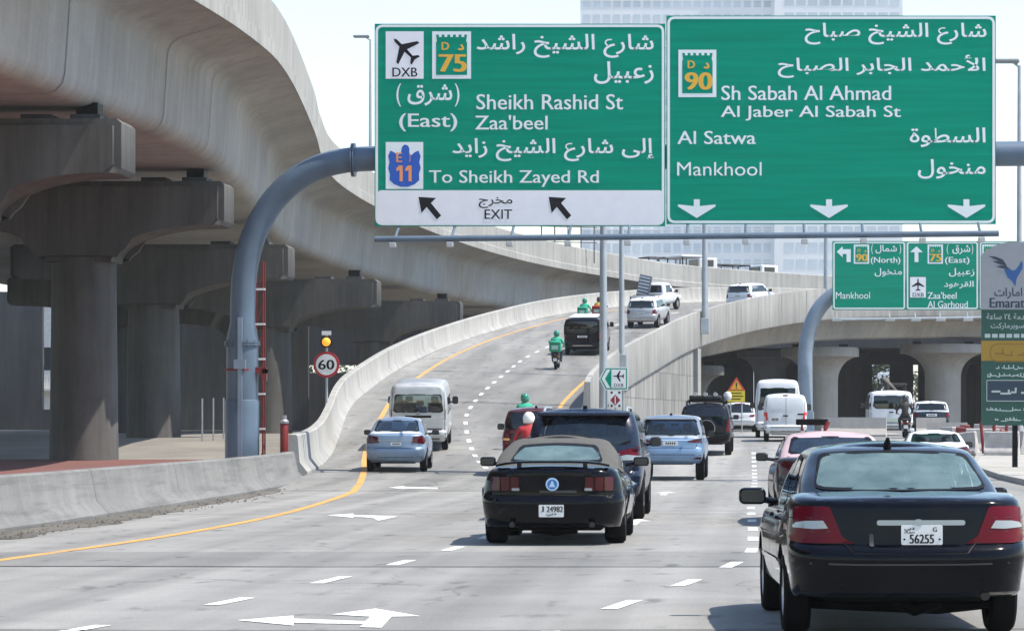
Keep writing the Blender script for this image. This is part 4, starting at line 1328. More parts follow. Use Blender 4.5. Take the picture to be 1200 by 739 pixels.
for i, (x, y, h, r) in enumerate(((-41, 276, 9.5, 4.2), (-33.5, 282, 9, 4.2), (-48, 284, 9.5, 4.0), (13.6, 318, 7.5, 2.2), (19.0, 322, 6.0, 2.4), (2.5, 320, 6, 2.4))):
    tree(x, y, h, r, ['green tree in the bright gap behind the speed limit sign, middle one', 'green tree nearest the ramp parapet in the gap under the flyover', 'green tree at the left of the gap under the flyover',
                      'tree in the bright gap above the white tour van', 'tree right of the lit flared pier in the far gap', 'tree in the far gap behind the white vans'][i], i + 3)
# service vehicles and frames up on the flyover
def deck_truck(x, y, label, rz, kind):
    z = 13.1 + .7
    e = empty('service_truck' if kind else 'mobile_canopy', (x, y, z), label, 'truck' if kind else 'canopy', None, rz)
    WT = mat('truck_white', (0.72, 0.72, 0.72), 0.4, var=0.06)
    if kind:
        MB().box(-1.1, 1.1, 3.4, 5.2, .5, 2.1, .12).build('cab', WT, e)
        MB().box(-.85, .85, 3.37, 3.40, 1.35, 1.95).build('rear_window', mat('window_dark', (0.03, 0.035, 0.04), 0.15), e)
        for sx in (-1, 1): MB().box(sx * 1.11 - .01, sx * 1.11 + .01, 3.7, 4.8, 1.35, 1.9).build('side_window', MATS['window_dark'], e)
        MB().box(-1.1, 1.1, -1.5, 3.3, .5, .95, .04).build('flatbed', mat('bed_grey', (0.2, 0.2, 0.2), 0.6), e)
        mb = MB()
        for px_ in (-1.0, 1.0):
            for py_ in (-1.4, .4, 2.2): mb.tube([(px_, py_, .9), (px_, py_, 2.0)], .05, 6)
            mb.tube([(px_, -1.4, 2.0), (px_, 2.2, 2.0)], .06, 6)
        for py_ in (-1.4, .4, 2.2): mb.tube([(-1, py_, 2.0), (1, py_, 2.0)], .06, 6)
        mb.build('rack', BLK, e)
        for sx in (-.95, .95):
            for wy in (-.6, 4.2): MB().lathe([(.3, -.14), (.45, -.12), (.45, .12), (.3, .14)], (sx, wy, .45), 18, 'x').build('wheel', TYRE, e, 40)
    else:
        MB().box(-2.0, 2.0, -1.3, 1.3, 1.95, 2.15, .08).build('roof', WT, e)
        for sx in (-1.85, 1.85):
            for sy in (-1.1, 1.1): MB().tube([(sx, sy, 0), (sx, sy, 2.0)], .06, 6).build('post', BLK, e)
        MB().box(-1.9, 1.9, -1.2, 1.2, 0, .9, .05).build('plinth', mat('bed_grey', (0.2, 0.2, 0.2), 0.6), e)
deck_truck(-8.0, 258, 'white service truck with a frame rack on the flyover, left of the other', R(-62), 1)
deck_truck(-2.5, 270, 'white service truck with a green cab window on the flyover, farther right', R(-58), 1)
deck_truck(-6.0, 257.5, 'white flat topped canopy on posts standing on the flyover', R(-55), 0)
def scaff():
    e = empty('scaffold_frame', (-14.2, 231, 14.0), 'dark scaffold frame standing on the flyover below the EXIT sign', 'scaffold')
    mb = MB()
    for k in range(5):
        mb.tube([(-2 + k, .4 * k, 0), (-2 + k, .4 * k, 2.9)], .05, 6)
    for z in (1.6, 2.8): mb.tube([(-2.2, 0, z), (2.2, 1.7, z)], .05, 6)
    mb.build('tubes', mat('scaffold_steel', (0.12, 0.12, 0.12), 0.6), e)
    MB().box(-2.2, -.4, -.3, 1.0, 2.85, 2.95).build('board', mat('board_grey', (0.3, 0.3, 0.3), 0.7), e)
scaff()

# ------------------------------------------------------------------ dusty air round the whole place
hz_m = bpy.data.materials.new('haze')
hz_m.use_nodes = True
ht = hz_m.node_tree
for n_x in list(ht.nodes):
    if n_x.type != 'OUTPUT_MATERIAL': ht.nodes.remove(n_x)
pv = ht.nodes.new('ShaderNodeVolumePrincipled')
pv.inputs['Color'].default_value = (0.93, 0.95, 0.97, 1)
pv.inputs['Density'].default_value = 0.00018
pv.inputs['Anisotropy'].default_value = 0.1
ht.links.new(pv.outputs[0], ht.nodes['Material Output'].inputs['Volume'])
hb = MB().box(-4000, 4000, -500, 5500, -1.1, 127).build('haze', hz_m)
tag(hb, 'pale dusty haze filling the air over the whole road', 'haze', kind='stuff')
# ------------------------------------------------------------------ vehicles
def pin(p, poly):
    x, y = p; c = False
    for i in range(len(poly)):
        (a, b), (d, e) = poly[i - 1], poly[i]
        if (b > y) != (e > y) and x < (d - a) * (y - b) / (e - b) + a: c = not c
    return c
def half_perim(hw, yr, yf, rr, rf, bow_r, bow_f, n):
    nR, nC, nS = n
    P = []
    for k in range(nR): P.append(((hw - rr) * k / nR, yr))
    for k in range(nC): a = math.pi / 2 * k / nC; P.append((hw - rr + rr * math.sin(a), yr + rr - rr * math.cos(a)))
    for k in range(nS): P.append((hw, yr + rr + (yf - rf - yr - rr) * k / nS))
    for k in range(nC): a = math.pi / 2 * k / nC; P.append((hw - rf + rf * math.cos(a), yf - rf + rf * math.sin(a)))
    for k in range(nR + 1): P.append(((hw - rf) * (1 - k / nR), yf))
    P[-1] = (0, yf)
    out = []
    for x, y in P:
        u = (x / hw) ** 2
        w0 = max(0.0, 1 - (y - yr) / .9); w1 = max(0.0, 1 - (yf - y) / .9)
        out.append((x, y + bow_r * u * w0 - bow_f * u * w1))
    return out
def ring_mesh(rings, caps, K=8):
    """rings: lists of right-half points (x,y,z); mirrored and joined; caps: (bottom crown or None, top crown or None)"""
    mb = MB(); bm = mb.bm
    full = []
    for r in rings:
        full.append([Vector(p) for p in r] + [Vector((-p[0], p[1], p[2])) for p in r[-2:0:-1]])
    vs = mb.quadgrid(full, True)
    n = len(rings[0])
    for ring, src, crown in ((vs[0], rings[0], caps[0]), (vs[-1], rings[-1], caps[1])):
        if crown is None: continue
        N = len(ring)
        hwm = max(p[0] for p in src)
        rows = []
        for i in range(n):
            R_, L_ = ring[i], ring[(N - i) % N]
            if R_ is L_: rows.append([R_] * (K + 1)); continue
            row = [R_]
            for k in range(1, K):
                t = k / K
                p = R_.co.lerp(L_.co, t)
                p.z += crown * (src[i][0] / hwm) ** 1 * (1 - (2 * t - 1) ** 2)
                row.append(bm.verts.new(p))
            rows.append(row + [L_])
        for a, b in zip(rows[:-1], rows[1:]):
            for k in range(K):
                q = []
                for v in (a[k], a[k + 1], b[k + 1], b[k]):
                    if v not in q: q.append(v)
                if len(q) > 2:
                    try: bm.faces.new(q)
                    except ValueError: pass
    return mb

class Car:
    def __init__(s, name, label, cat, px, py, sp, yaw=0.0, Y=None, group=None, **spec):
        s.sp = sp
        s.L, s.W, s.H = spec['dims']
        if Y is None:
            # where the sight line through the tyre contact meets the road
            d = W(px, py, 1000.0) - Vector((0, 0, HC)); d.normalize()
            best = None
            for b in ((bvh_ramp, bvh_main) if sp.get('ramp') else (bvh_main,)):
                h = b.ray_cast(Vector((0, 0, HC)), d)
                if h[0] is not None and (best is None or h[0].y < best.y): best = h[0]
            p = best
        else:
            p = W(px, py, Y); p.z = ground_at(p.x, Y)[0]
        z, n = ground_at(p.x, p.y + s.L * .5)
        z0 = ground_at(p.x, p.y + s.L * .2)[0]; z1 = ground_at(p.x, p.y + s.L * .8)[0]
        s.root = empty(name, (p.x, p.y, z0 - (z1 - z0) / (s.L * .6) * s.L * .2), label, cat, group, yaw)
        s.root.rotation_euler = (math.atan2(z1 - z0, s.L * .6), 0, yaw)
        s.pos = p
        print('CAR', name, label[:34], [round(v, 2) for v in p], 's', round(FPX / p.y, 1))
        s.lod = sp.get('lod', 1)
        s.cuts = []
        s.tw = .2
        n = {0: (4, 3, 26), 1: (6, 5, 48), 2: (12, 9, 96)}[s.lod]
        s.body(spec, n)
        s.house(spec, n)
        s.shell()
    def zt(s, y): return interp(s.belt, y)
    def plan(s, x, y):
        t = abs((y / s.L - .5) * 2)
        return x * (1 - s.taper * max(0, t - .35) ** 2 / .42)
    def body(s, c, n):
        s.belt = c['belt']; s.taper = c.get('taper', .05)
        L, hw = s.L, s.W / 2
        zb = c.get('clear', .25)
        s.wr = c.get('wr', .33)
        s.ax = c['axles']
        ar = s.wr + c.get('arch', .065)
        z_rear = s.zt(0)
        rings = []
        for (z, dw, dr, df) in c['levels']:
            f = (z - zb) / (z_rear - zb)
            hp = half_perim(hw - dw, dr, L - df, c.get('rr', .28), c.get('rf', .35), c.get('bow', .08), c.get('bowf', .15), n)
            ring = []
            for x, y in hp:
                xx = s.plan(x, y)
                fl = c.get('flare', 0)
                if fl and abs(x) > hw * .85:
                    for ya in s.ax:
                        u = (y - ya) / .62
                        if abs(u) < 1: xx += fl * (1 - u * u) ** 2 * max(0, 1 - abs((z - .62) / .42)) * (1 if x > 0 else -1)
                zz = zb + f * (s.zt(y) - zb)
                if abs(x) > hw * .72:
                    for ya in s.ax:
                        d = abs(y - ya)
                        if d < ar: zz = max(zz, min(s.wr + math.sqrt(ar * ar - d * d), s.zt(y) - .06 if f < .97 else 9) if f < .97 else zz)
                ring.append((xx, y, zz))
            rings.append(ring)
        s.bm_body = ring_mesh(rings, (0.0, c.get('deck_crown', .03)))
        s.zb = zb
    def house(s, c, n):
        g = c['gh']
        s.bm_gh = None
        if g is None: return
        yb0, yb1, yr0, yr1, h0, h1 = g['yb0'], g['yb1'], g['yr0'], g['yr1'], g['hw0'], g['hw1']
        zr = s.H - g.get('crown', .035)
        bul, bulr, bulf = g.get('bulge', .03), g.get('bulge_r', .04), g.get('bulge_f', .06)
        rings = []
        r_ = g.get('rnd', .10)
        lv = [(-.05, 0)] + [(k / 10, 0) for k in range(11)]
        lv = [(t, 0) for t, _ in lv if t < .86] + [(.885, .004), (.925, .016), (.955, .036), (.98, .066), (1.0, .12)]
        for t, ins in lv:
            tt = min(t, 1)
            w = h0 + (h1 - h0) * tt + bul * math.sin(math.pi * max(tt, 0)) - ins * r_ / .10
            yr = yb0 + (yr0 - yb0) * tt - bulr * math.sin(math.pi * max(tt, 0)) + ins * 1.0 * r_ / .10
            yf = yb1 + (yr1 - yb1) * tt + bulf * math.sin(math.pi * max(tt, 0)) - ins * r_ / .10
            hp = half_perim(w, yr, yf, g.get('rr', .22), g.get('rf', .28), g.get('bow', .10), .15, n)
            ring = []
            for x, y in hp:
                zb = interp(s.belt, y)
                roofdrop = g.get('drop', 0) * max(0, 1 - (y - yr0) / 1.2) ** 2 * 0
                ring.append((x, y, zb + (zr - zb) * t))
            rings.append(ring)
        s.bm_gh = ring_mesh(rings, (None, g.get('crown', .035)))
    def shell(s):
        bms = []
        for q in (s.bm_body, s.bm_gh):
            if q is None: continue
            bmesh.ops.recalc_face_normals(q.bm, faces=q.bm.faces[:])
            q.bm.normal_update()
            bms.append(BVHTree.FromBMesh(q.bm))
        s.bvh = bms
    def hit(s, a, b, ax):
        o, d = {'R': ((a, -4, b), (0, 1, 0)), 'L': ((-4, a, b), (1, 0, 0)), 'S': ((4, a, b), (-1, 0, 0)), 'T': ((a, b, 5), (0, 0, -1)), 'F': ((a, 12, b), (0, -1, 0))}[ax]
        o, d = Vector(o), Vector(d)
        best = None
        for t in s.bvh:
            h = t.ray_cast(o, d)
            if h[0] is not None and (best is None or h[3] < best[3]): best = h
        if best is None:
            for t in s.bvh:
                h = t.find_nearest(o + d * (4 if ax in 'RLS' else 5))
                if h[0] is not None and (best is None or h[3] < best[3]): best = h
        nrm = best[1]
        if nrm.dot(d) > 0: nrm = -nrm
        return best[0], nrm
    def decal(s, poly, ax, off, name, m, parent=None, depth=.015, cell=.07, smooth=40, flat=False):
        bm = bmesh.new()
        f = bm.faces.new([bm.verts.new((u, v, 0)) for u, v in poly])
        us = [p[0] for p in poly]; vs = [p[1] for p in poly]
        for k, arr in ((0, us), (1, vs)):
            n = int((max(arr) - min(arr)) / cell)
            for i in range(1, n + 1):
                t = min(arr) + (max(arr) - min(arr)) * i / (n + 1)
                co_ = Vector((t, 0, 0)) if k == 0 else Vector((0, t, 0))
                no = Vector((1, 0, 0)) if k == 0 else Vector((0, 1, 0))
                bmesh.ops.bisect_plane(bm, geom=bm.verts[:] + bm.edges[:] + bm.faces[:], plane_co=co_, plane_no=no, dist=1e-5)
        bmesh.ops.triangulate(bm, faces=bm.faces[:])
        nr = {}
        for v in bm.verts:
            p, nn = s.hit(v.co.x, v.co.y, ax)
            v.co = p + nn * off
            nr[v] = nn
        bm.normal_update()
        want = {'R': Vector((0, -1, 0)), 'L': Vector((-1, 0, 0)), 'S': Vector((1, 0, 0)), 'T': Vector((0, 0, 1)), 'F': Vector((0, 1, 0))}[ax]
        if sum((f_.normal.dot(want) for f_ in bm.faces), 0) < 0: bmesh.ops.reverse_faces(bm, faces=bm.faces[:])
        if depth:
            edges = [e for e in bm.edges if e.is_boundary]
            r_ = bmesh.ops.extrude_edge_only(bm, edges=edges)
            nv = [g for g in r_['geom'] if isinstance(g, bmesh.types.BMVert)]
            for v in nv: v.co = v.co - want * (depth + off)
        mb = MB(); mb.bm.free(); mb.bm = bm
        return mb.build(name, m, parent or s.root, smooth, recalc=False)
    def mirror2(s, poly): return [(-u, v) for u, v in poly][::-1]
    def both(s, poly, off, name, m, par=None, **k):
        a = s.decal(poly, 'R', off, name, m, par, **k)
        b = s.decal(s.mirror2(poly), 'R', off, name, m, par, **k)
        return a, b
    def line(s, pts, w, ax, m, name='trim', off=.003, par=None, closed=False):
        P = [Vector((a, b, 0)) for a, b in pts]
        N = normals2d(P)
        l = [(p + n * w / 2) for p, n in zip(P, N)]; r = [(p - n * w / 2) for p, n in zip(P, N)]
        poly = [(v.x, v.y) for v in l] + [(v.x, v.y) for v in r[::-1]]
        return s.decal(poly, ax, off, name, m, par, depth=.0, cell=.15)
    def cut(s, poly, ax):
        """open the greenhouse where a window goes (poly is convex)"""
        for q in (s.bm_gh, s.bm_body):
            if q is None: continue
            bm = q.bm
            want = {'R': Vector((0, -1, 0)), 'L': Vector((-1, 0, 0)), 'S': Vector((1, 0, 0)), 'F': Vector((0, 1, 0))}[ax]
            us = [p[0] for p in poly]; vs = [p[1] for p in poly]
            def key(c): return (c.x, c.z) if ax in 'RF' else (c.y, c.z)
            m = .35
            def near(f):
                a, b = key(f.calc_center_median())
                return f.normal.dot(want) > .12 and min(us) - m < a < max(us) + m and min(vs) - m < b < max(vs) + m
            fs = [f for f in bm.faces if near(f)]
            if not fs: continue
            for i in range(len(poly)):
                (a, b), (c, d) = poly[i - 1], poly[i]
                if abs(a - c) + abs(b - d) < 1e-5: continue
                if ax in 'RF': co_, no = Vector((a, 0, b)), Vector((d - b, 0, a - c))
                else: co_, no = Vector((0, a, b)), Vector((0, d - b, a - c))
                fs = [f for f in bm.faces if near(f)]
                g = list({v for f in fs for v in f.verts}) + list({e for f in fs for e in f.edges}) + fs
                bmesh.ops.bisect_plane(bm, geom=g, plane_co=co_, plane_no=no.normalized(), dist=1e-5)
                bm.normal_update()
            kill = [f for f in bm.faces if near(f) and pin(key(f.calc_center_median()), poly)]
            bmesh.ops.delete(bm, geom=kill, context='FACES')
    def window(s, poly, ax, m, name='window', seal=BLK, frit=.03, see=True, cell=.07):
        cx = sum(p[0] for p in poly) / len(poly); cz = sum(p[1] for p in poly) / len(poly)
        o = s.decal(poly, ax, .004, name, m, cell=cell, depth=.0)
        if seal:
            outer = [(cx + (a - cx) * 1.0 + math.copysign(frit * .6, a - cx), b + math.copysign(frit * .6, b - cz)) for a, b in poly]
            inner = [(a - math.copysign(min(frit, abs(a - cx)), a - cx), b - math.copysign(min(frit, abs(b - cz)), b - cz)) for a, b in poly]
            mb = MB(); rows = [[], [], []]
            for (a, b), (c, d) in zip(outer, inner):
                for k in range(3):
                    t = k / 2
                    p, n = s.hit(a + (c - a) * t, b + (d - b) * t, ax)
                    rows[k].append(p + n * .007)
            mb.quadgrid(rows, True)
            mb.build('seal', seal, o, 50)
        s.cuts.append((poly, ax)) if see else None
        return o
    def finish(s, pbody, proof=None, interior=True, m_in=BLK):
        for poly, ax in s.cuts: s.cut(poly, ax)
        b = s.bm_body.build('body', pbody, s.root, 38)
        if s.bm_gh is not None:
            s.bm_gh.build('cabin', proof or pbody, s.root, 38)
        hw = s.W / 2
        # underbody between the wheels
        MB().box(-hw + .3, hw - .3, .55, s.L - .4, s.zb - .04, s.zb + .22, .04).build('underbody', BLK, s.root)
        MB().box(-hw + .02 + s.tw, hw - .02 - s.tw, s.ax[0] - .36, s.ax[0] + .36, s.zb, s.wr * 2 - .02).build('wheel_well', BLK, s.root)
    cuts = None
    def wheels(s, tw=.22, rim=RIM, spokes=5, hub=None):
        s.tw = tw
        r = s.wr
        proto = None
        for ya in s.ax:
            for sx in (-1, 1):
                x = sx * (s.W / 2 - tw / 2 - .015)
                n = 36 if s.lod == 2 else 22
                mb = MB()
                h = tw / 2
                mb.lathe([(r * .62, -h * .8), (r * .70, -h), (r * .90, -h), (r * .985, -h * .78), (r, -h * .5), (r, h * .5), (r * .985, h * .78), (r * .90, h), (r * .70, h), (r * .62, h * .8)], (0, 0, 0), n, 'x', cap=False)
                o = mb.build('wheel', TYRE, s.root, 40); o.location = (x, ya, r)
                mb = MB()
                f = sx * h
                mb.lathe([(r * .64, f * .85), (r * .60, f * .9), (r * .58, f * .55), (.001, f * .45)], (0, 0, 0), n, 'x', cap=False)
                for k in range(spokes):
                    a = k * 2 * math.pi / spokes
                    ca, sa = math.cos(a), math.sin(a)
                    w = .035
                    pts = [(r * .08, w), (r * .60, w * .8), (r * .60, -w * .8), (r * .08, -w)]
                    f0 = [(f * .88, u * ca - v * sa, u * sa + v * ca) for u, v in pts]; f1 = [(f * .5, u * ca - v * sa, u * sa + v * ca) for u, v in pts]
                    mb.quadgrid([f0, f1], True); mb.face(f0)
                mb.lathe([(.001, f * .92), (r * .14, f * .9), (r * .15, f * .5)], (0, 0, 0), 14, 'x', cap=False)
                mb.build('rim', rim, o, 40)
    def mirrors(s, y, z, m, w=.22, h=.15, d=.11, gap=.05, x=None, m2=None):
        for sx in (-1, 1):
            x0 = x if x is not None else (s.W / 2 - .03)
            mb = MB()
            a, b = sorted((sx * (x0 + gap), sx * (x0 + gap + w)))
            mb.box(a, b, y - d / 2, y + d / 2, z - h / 2, z + h / 2, min(w, h) * .3, 3)
            o = mb.build('side_mirror', m, s.root, 50)
            mb = MB()
            mb.prism(rounded(rect(a + .02, z - h / 2 + .02, b - .02, z + h / 2 - .02), .03, 3), y - d / 2 - .006, y - d / 2 + .01, 'xz')
            mb.build('mirror_glass', mat('mirror_glass', (0.05, 0.055, 0.06), 0.15, 0.6), o)
            MB().tube([(sx * (x0 - .06), y + .02, z - h * .35), (sx * (x0 + gap + .04), y + .01, z - h * .2)], .028, 8).build('mirror_stalk', m, o)
    def plate(s, cx, z0, z1, w, m=PLATE, text=None, small=None, off=.012):
        p, n = s.hit(cx, (z0 + z1) / 2, 'R')
        y = p.y - off
        o = MB().prism(rounded(rect(cx - w / 2, z0, cx + w / 2, z1), .012, 3), y - .006, y, 'xz').build('licence_plate', m, s.root)
        return o, y - .008
    def seats(s, rows, m=SEATM, dz=0.0):
        for (y, xs, zt_) in rows:
            for x in xs:
                mb = MB(); mb.box(x - .23, x + .23, y - .07, y + .07, zt_ - .75, zt_ - .18, .06, 3)
                o = mb.build('seat', m, s.root, 50)
                mb = MB(); mb.box(x - .125, x + .125, y - .05, y + .05, zt_ - .16, zt_ + .03, .05, 3)
                mb.tube([(x - .05, y, zt_ - .2), (x - .05, y, zt_ - .1)], .01, 5); mb.tube([(x + .05, y, zt_ - .2), (x + .05, y, zt_ - .1)], .01, 5)
                mb.build('headrest', m, o, 50)

def sym(pts):
    """close a right-half outline (from bottom centre to top centre) by mirroring"""
    return pts + [(-a, b) for a, b in reversed(pts) if a > 1e-6]
P_BLACK = paint('black_car_paint', (0.001, 0.0015, 0.004), 0.0, 0.14, 0.02, 1.0)
P_NAVY = paint('navy_car_paint', (0.004, 0.010, 0.032), 0.2, 0.25)
P_SILV_SKY = paint('sky_tinted_silver_paint', (0.21, 0.29, 0.41), 0.35, 0.35)  # silver car paint with the blue sky reflection mixed in
P_PALE_SKY = paint('sky_tinted_pale_paint', (0.20, 0.32, 0.50), 0.35, 0.33)  # blue here is the sky mirrored in a pale car, painted on
P_SILV = paint('silver_car_paint', (0.5, 0.51, 0.53), 0.45, 0.38)
P_WHITE = paint('white_car_paint', (0.66, 0.685, 0.72), 0.0, 0.35, 0.08)
P_MAROON = paint('maroon_car_paint', (0.060, 0.006, 0.009), 0.1, 0.28)
P_DGREY = paint('dark_grey_car_paint', (0.028, 0.030, 0.034), 0.3, 0.3)
P_RROOF = paint('red_roof_paint', (0.55, 0.37, 0.39), 0.0, 0.4, 0.1)
SOFT = mat('soft_top_fabric', (0.078, 0.076, 0.072), 0.9, var=0.12, vscale=6, bump=.15, bscale=180)

SEDAN_LV = lambda zb, zd: [(zb, .12, .18, .22), (zb + .08, .05, .06, .08), (zb + .18, .02, .015, .03), (zb + .30, 0, 0, 0), (zb + .36, 0, .002, 0), (zb + .395, 0, .03, .05), (zb + .42, .0, .075, .10), (zb + .52, .0, .085, .12),
                           (zd - .13, .015, .09, .18), (zd - .06, .03, .098, .22), (zd - .03, .045, .10, .25), (zd - .01, .07, .12, .3), (zd, .11, .165, .34)]
def sedan_detail(c, plate=None):
    pass

# ---- black sedan, nearest car
def near_sedan():
    c = Car('sedan', 'black sedan nearest the camera with plate 56255 and a pale teal rear window', 'car', 1068, 749, dict(lod=2), R(3.0), Y=21.85, dims=(4.82, 1.80, 1.525), clear=.31, wr=.325, axles=(1.02, 3.74), arch=.06,
            belt=[(0, 1.05), (.12, 1.075), (.62, 1.125), (1.05, 1.06), (1.35, .985), (1.9, .955), (3.4, .935), (3.8, .93), (4.4, .80), (4.82, .66)], levels=[(.33, .05, .14, .2), (.37, .03, .06, .1)] + SEDAN_LV(.31, 1.05)[2:], rr=.26, rf=.5, bow=.10, bowf=.25, deck_crown=.02, taper=.03,
            gh=dict(yb0=.60, yr0=1.42, yb1=3.85, yr1=2.75, hw0=.765, hw1=.605, crown=.045, bulge=.035, bulge_r=.05, rr=.20, bow=.12, rnd=.10))
    c.wheels(.205, RIM, 6)
    rw = sym([(.0, 1.143), (.45, 1.145), (.59, 1.150), (.635, 1.165), (.642, 1.185), (.580, 1.375), (.562, 1.40), (.53, 1.415), (.30, 1.433), (0, 1.439)])
    c.window(rw, 'R', TEAL, 'rear_window', frit=.012, cell=.06)
    for ax in 'LS':
        c.window([(1.55, 1.02), (2.30, .99), (2.30, 1.385), (1.95, 1.37), (1.62, 1.20)], ax, DGLASS, 'side_window', frit=.02)
        c.window([(2.38, .985), (3.45, .975), (2.95, 1.33), (2.75, 1.385), (2.38, 1.39)], ax, DGLASS, 'side_window', frit=.02)
    c.cuts.append((rect(-.60, 1.02, .60, 1.36), 'F'))
    c.decal(rect(-.60, .99, .60, 1.36), 'F', .003, 'windscreen', glass('clear_windscreen', (.85, .93, .91), 1.45, .0), depth=0)
    # lamps: red upper and lower with a clear band
    red = [(.888, .955), (.875, 1.0), (.81, 1.028), (.62, 1.030), (.585, 1.02), (.50, .80), (.41, .742), (.78, .742), (.86, .765), (.89, .84)]
    c.both(red, .008, 'tail_light', REDL, cell=.05)
    c.both([(.842, .866), (.842, .885), (.82, .905), (.76, .917), (.635, .921), (.60, .862), (.70, .856)], .013, 'reversing_light', CLRL, cell=.05, depth=.004)
    for pts_ in ([(.86, .940), (.62, .943)], [(.86, .838), (.58, .838)]):
        for sx in (1, -1): c.line([(sx * a, b) for a, b in pts_], .007, 'R', mat('lamp_rib', (.05, .002, .004), .3), 'lamp_rib', off=.012)
    # boot lid gaps
    for sx in (1, -1):
        c.line([(sx * a, b) for a, b in ((.60, 1.045), (.50, .765), (.445, .705), (.42, .672))], .010, 'R', BLK, 'panel_gap')
    c.line([(-.42, .672), (0, .664), (.42, .672)], .012, 'R', BLK, 'panel_gap')
    c.line([(-.88, .60), (-.4, .588), (.4, .588), (.88, .60)], .012, 'R', mat('bumper_crease', (0.03, 0.032, 0.036), 0.25, 0, 0.6), 'bumper_crease')
    c.decal(rounded(rect(-.245, .885, .405, .925), .018, 3), 'R', .022, 'chrome_bar', mat('boot_bar_chrome', (.30, .32, .34), .25, .9), cell=.08)
    c.decal([(.06 + .035 * math.cos(k * math.pi / 6), .908 + .026 * math.sin(k * math.pi / 6)) for k in range(12)], 'R', .026, 'badge', MATS['boot_bar_chrome'])
    c.decal(rounded(rect(-.30, .715, -.27, .82), .01, 2), 'R', .012, 'plate_lamp_trim', mat('dull_trim', (0.03, 0.03, 0.033), .4))
    pl, y = c.plate(.085, .737, .890, .305)
    letters('56255', (-.005, .748, .172, .818), y - .001, INK, pl, .03)
    letters('G', (.165, .838, .195, .872), y - .001, INK, pl, .02)
    letters('دبي', (-.045, .838, .03, .872), y - .001, INK, pl, .03, ar=True)
    letters('DUBAI', (-.045, .826, .03, .838), y - .001, INK, pl, .02)
    for zx, zz in ((-.045, .78), (.215, .78)): MB().lathe([(.008, y - .004), (.008, y)], (zx, 0, zz), 8, 'y').build('bolt', BLK, pl)
    # aerial fin, exhaust, tow frame
    p, n = c.hit(-.045, 1.50, 'T')
    MB().tube([(-.03, 1.50, p.z - .01), (-.03, 1.49, p.z + .035), (-.03, 1.46, p.z + .075)], [.035, .028, .012], 8).build('aerial', BLK, c.root, 50)
    MB().tube([(.56, .12, .34), (.56, .6, .36)], .035, 12).build('exhaust', mat('exhaust_steel', (.04, .038, .035), .5, .6), c.root, 40)
    MB().box(-.45, .5, .55, 1.2, .27, .40, .05).build('fuel_tank', BLK, c.root)
    mb = MB(); mb.tube([(-.7, .9, .25), (-.2, .95, .22), (.3, .9, .2), (.75, .9, .25)], .05, 8)
    mb.tube([(-.05, .75, .27), (.1, .72, .19), (.3, .75, .26)], .045, 8); mb.build('rear_axle', BLK, c.root)
    c.mirrors(2.98, 1.04, P_BLACK, .225, .145, .12, .025)
    for sx, ax in ((-1, 'L'), (1, 'S')):
        c.line([(1.62, 1.0), (1.60, .72), (1.35, .60)], .010, ax, BLK, 'door_gap'); c.line([(2.34, .975), (2.34, .40)], .010, ax, BLK, 'door_gap'); c.line([(3.5, .94), (3.42, .42)], .010, ax, BLK, 'door_gap')
        for y in (1.78, 2.52): c.decal(rounded(rect(y, .875, y + .20, .905), .012, 2), ax, .022, 'door_handle', P_BLACK)
        c.line([(1.55, 1.015), (2.4, .985), (3.45, .965)], .018, ax, CHROME, 'window_trim')
        c.line([(1.4, .56), (3.36, .54)], .035, ax, P_BLACK, 'side_moulding', off=.012)
    MB().box(-.66, .66, .8, 1.6, 1.02, 1.10, .02).build('parcel_shelf', SEATG, c.root)
    c.seats([(2.55, (-.37, .37), 1.31), (1.72, (-.40, .40), 1.22)], SEATG)
    mb = MB(); mb.box(-.11, .11, 3.05, 3.10, 1.27, 1.335, .02); mb.build('interior_mirror', BLK, c.root)
    MB().box(-.70, .70, 3.3, 3.7, .80, 1.0, .05).build('dashboard', BLK, c.root)
    mb = MB(); a = [( -.37 + .17 * math.cos(k * math.pi / 10), 3.12, .98 + .17 * math.sin(k * math.pi / 10)) for k in range(21)]; mb.tube(a, .016, 6, False); mb.build('steering_wheel', BLK, c.root)
    c.finish(P_BLACK)
    c.root.scale = (1, 1, .956)
near_sedan()

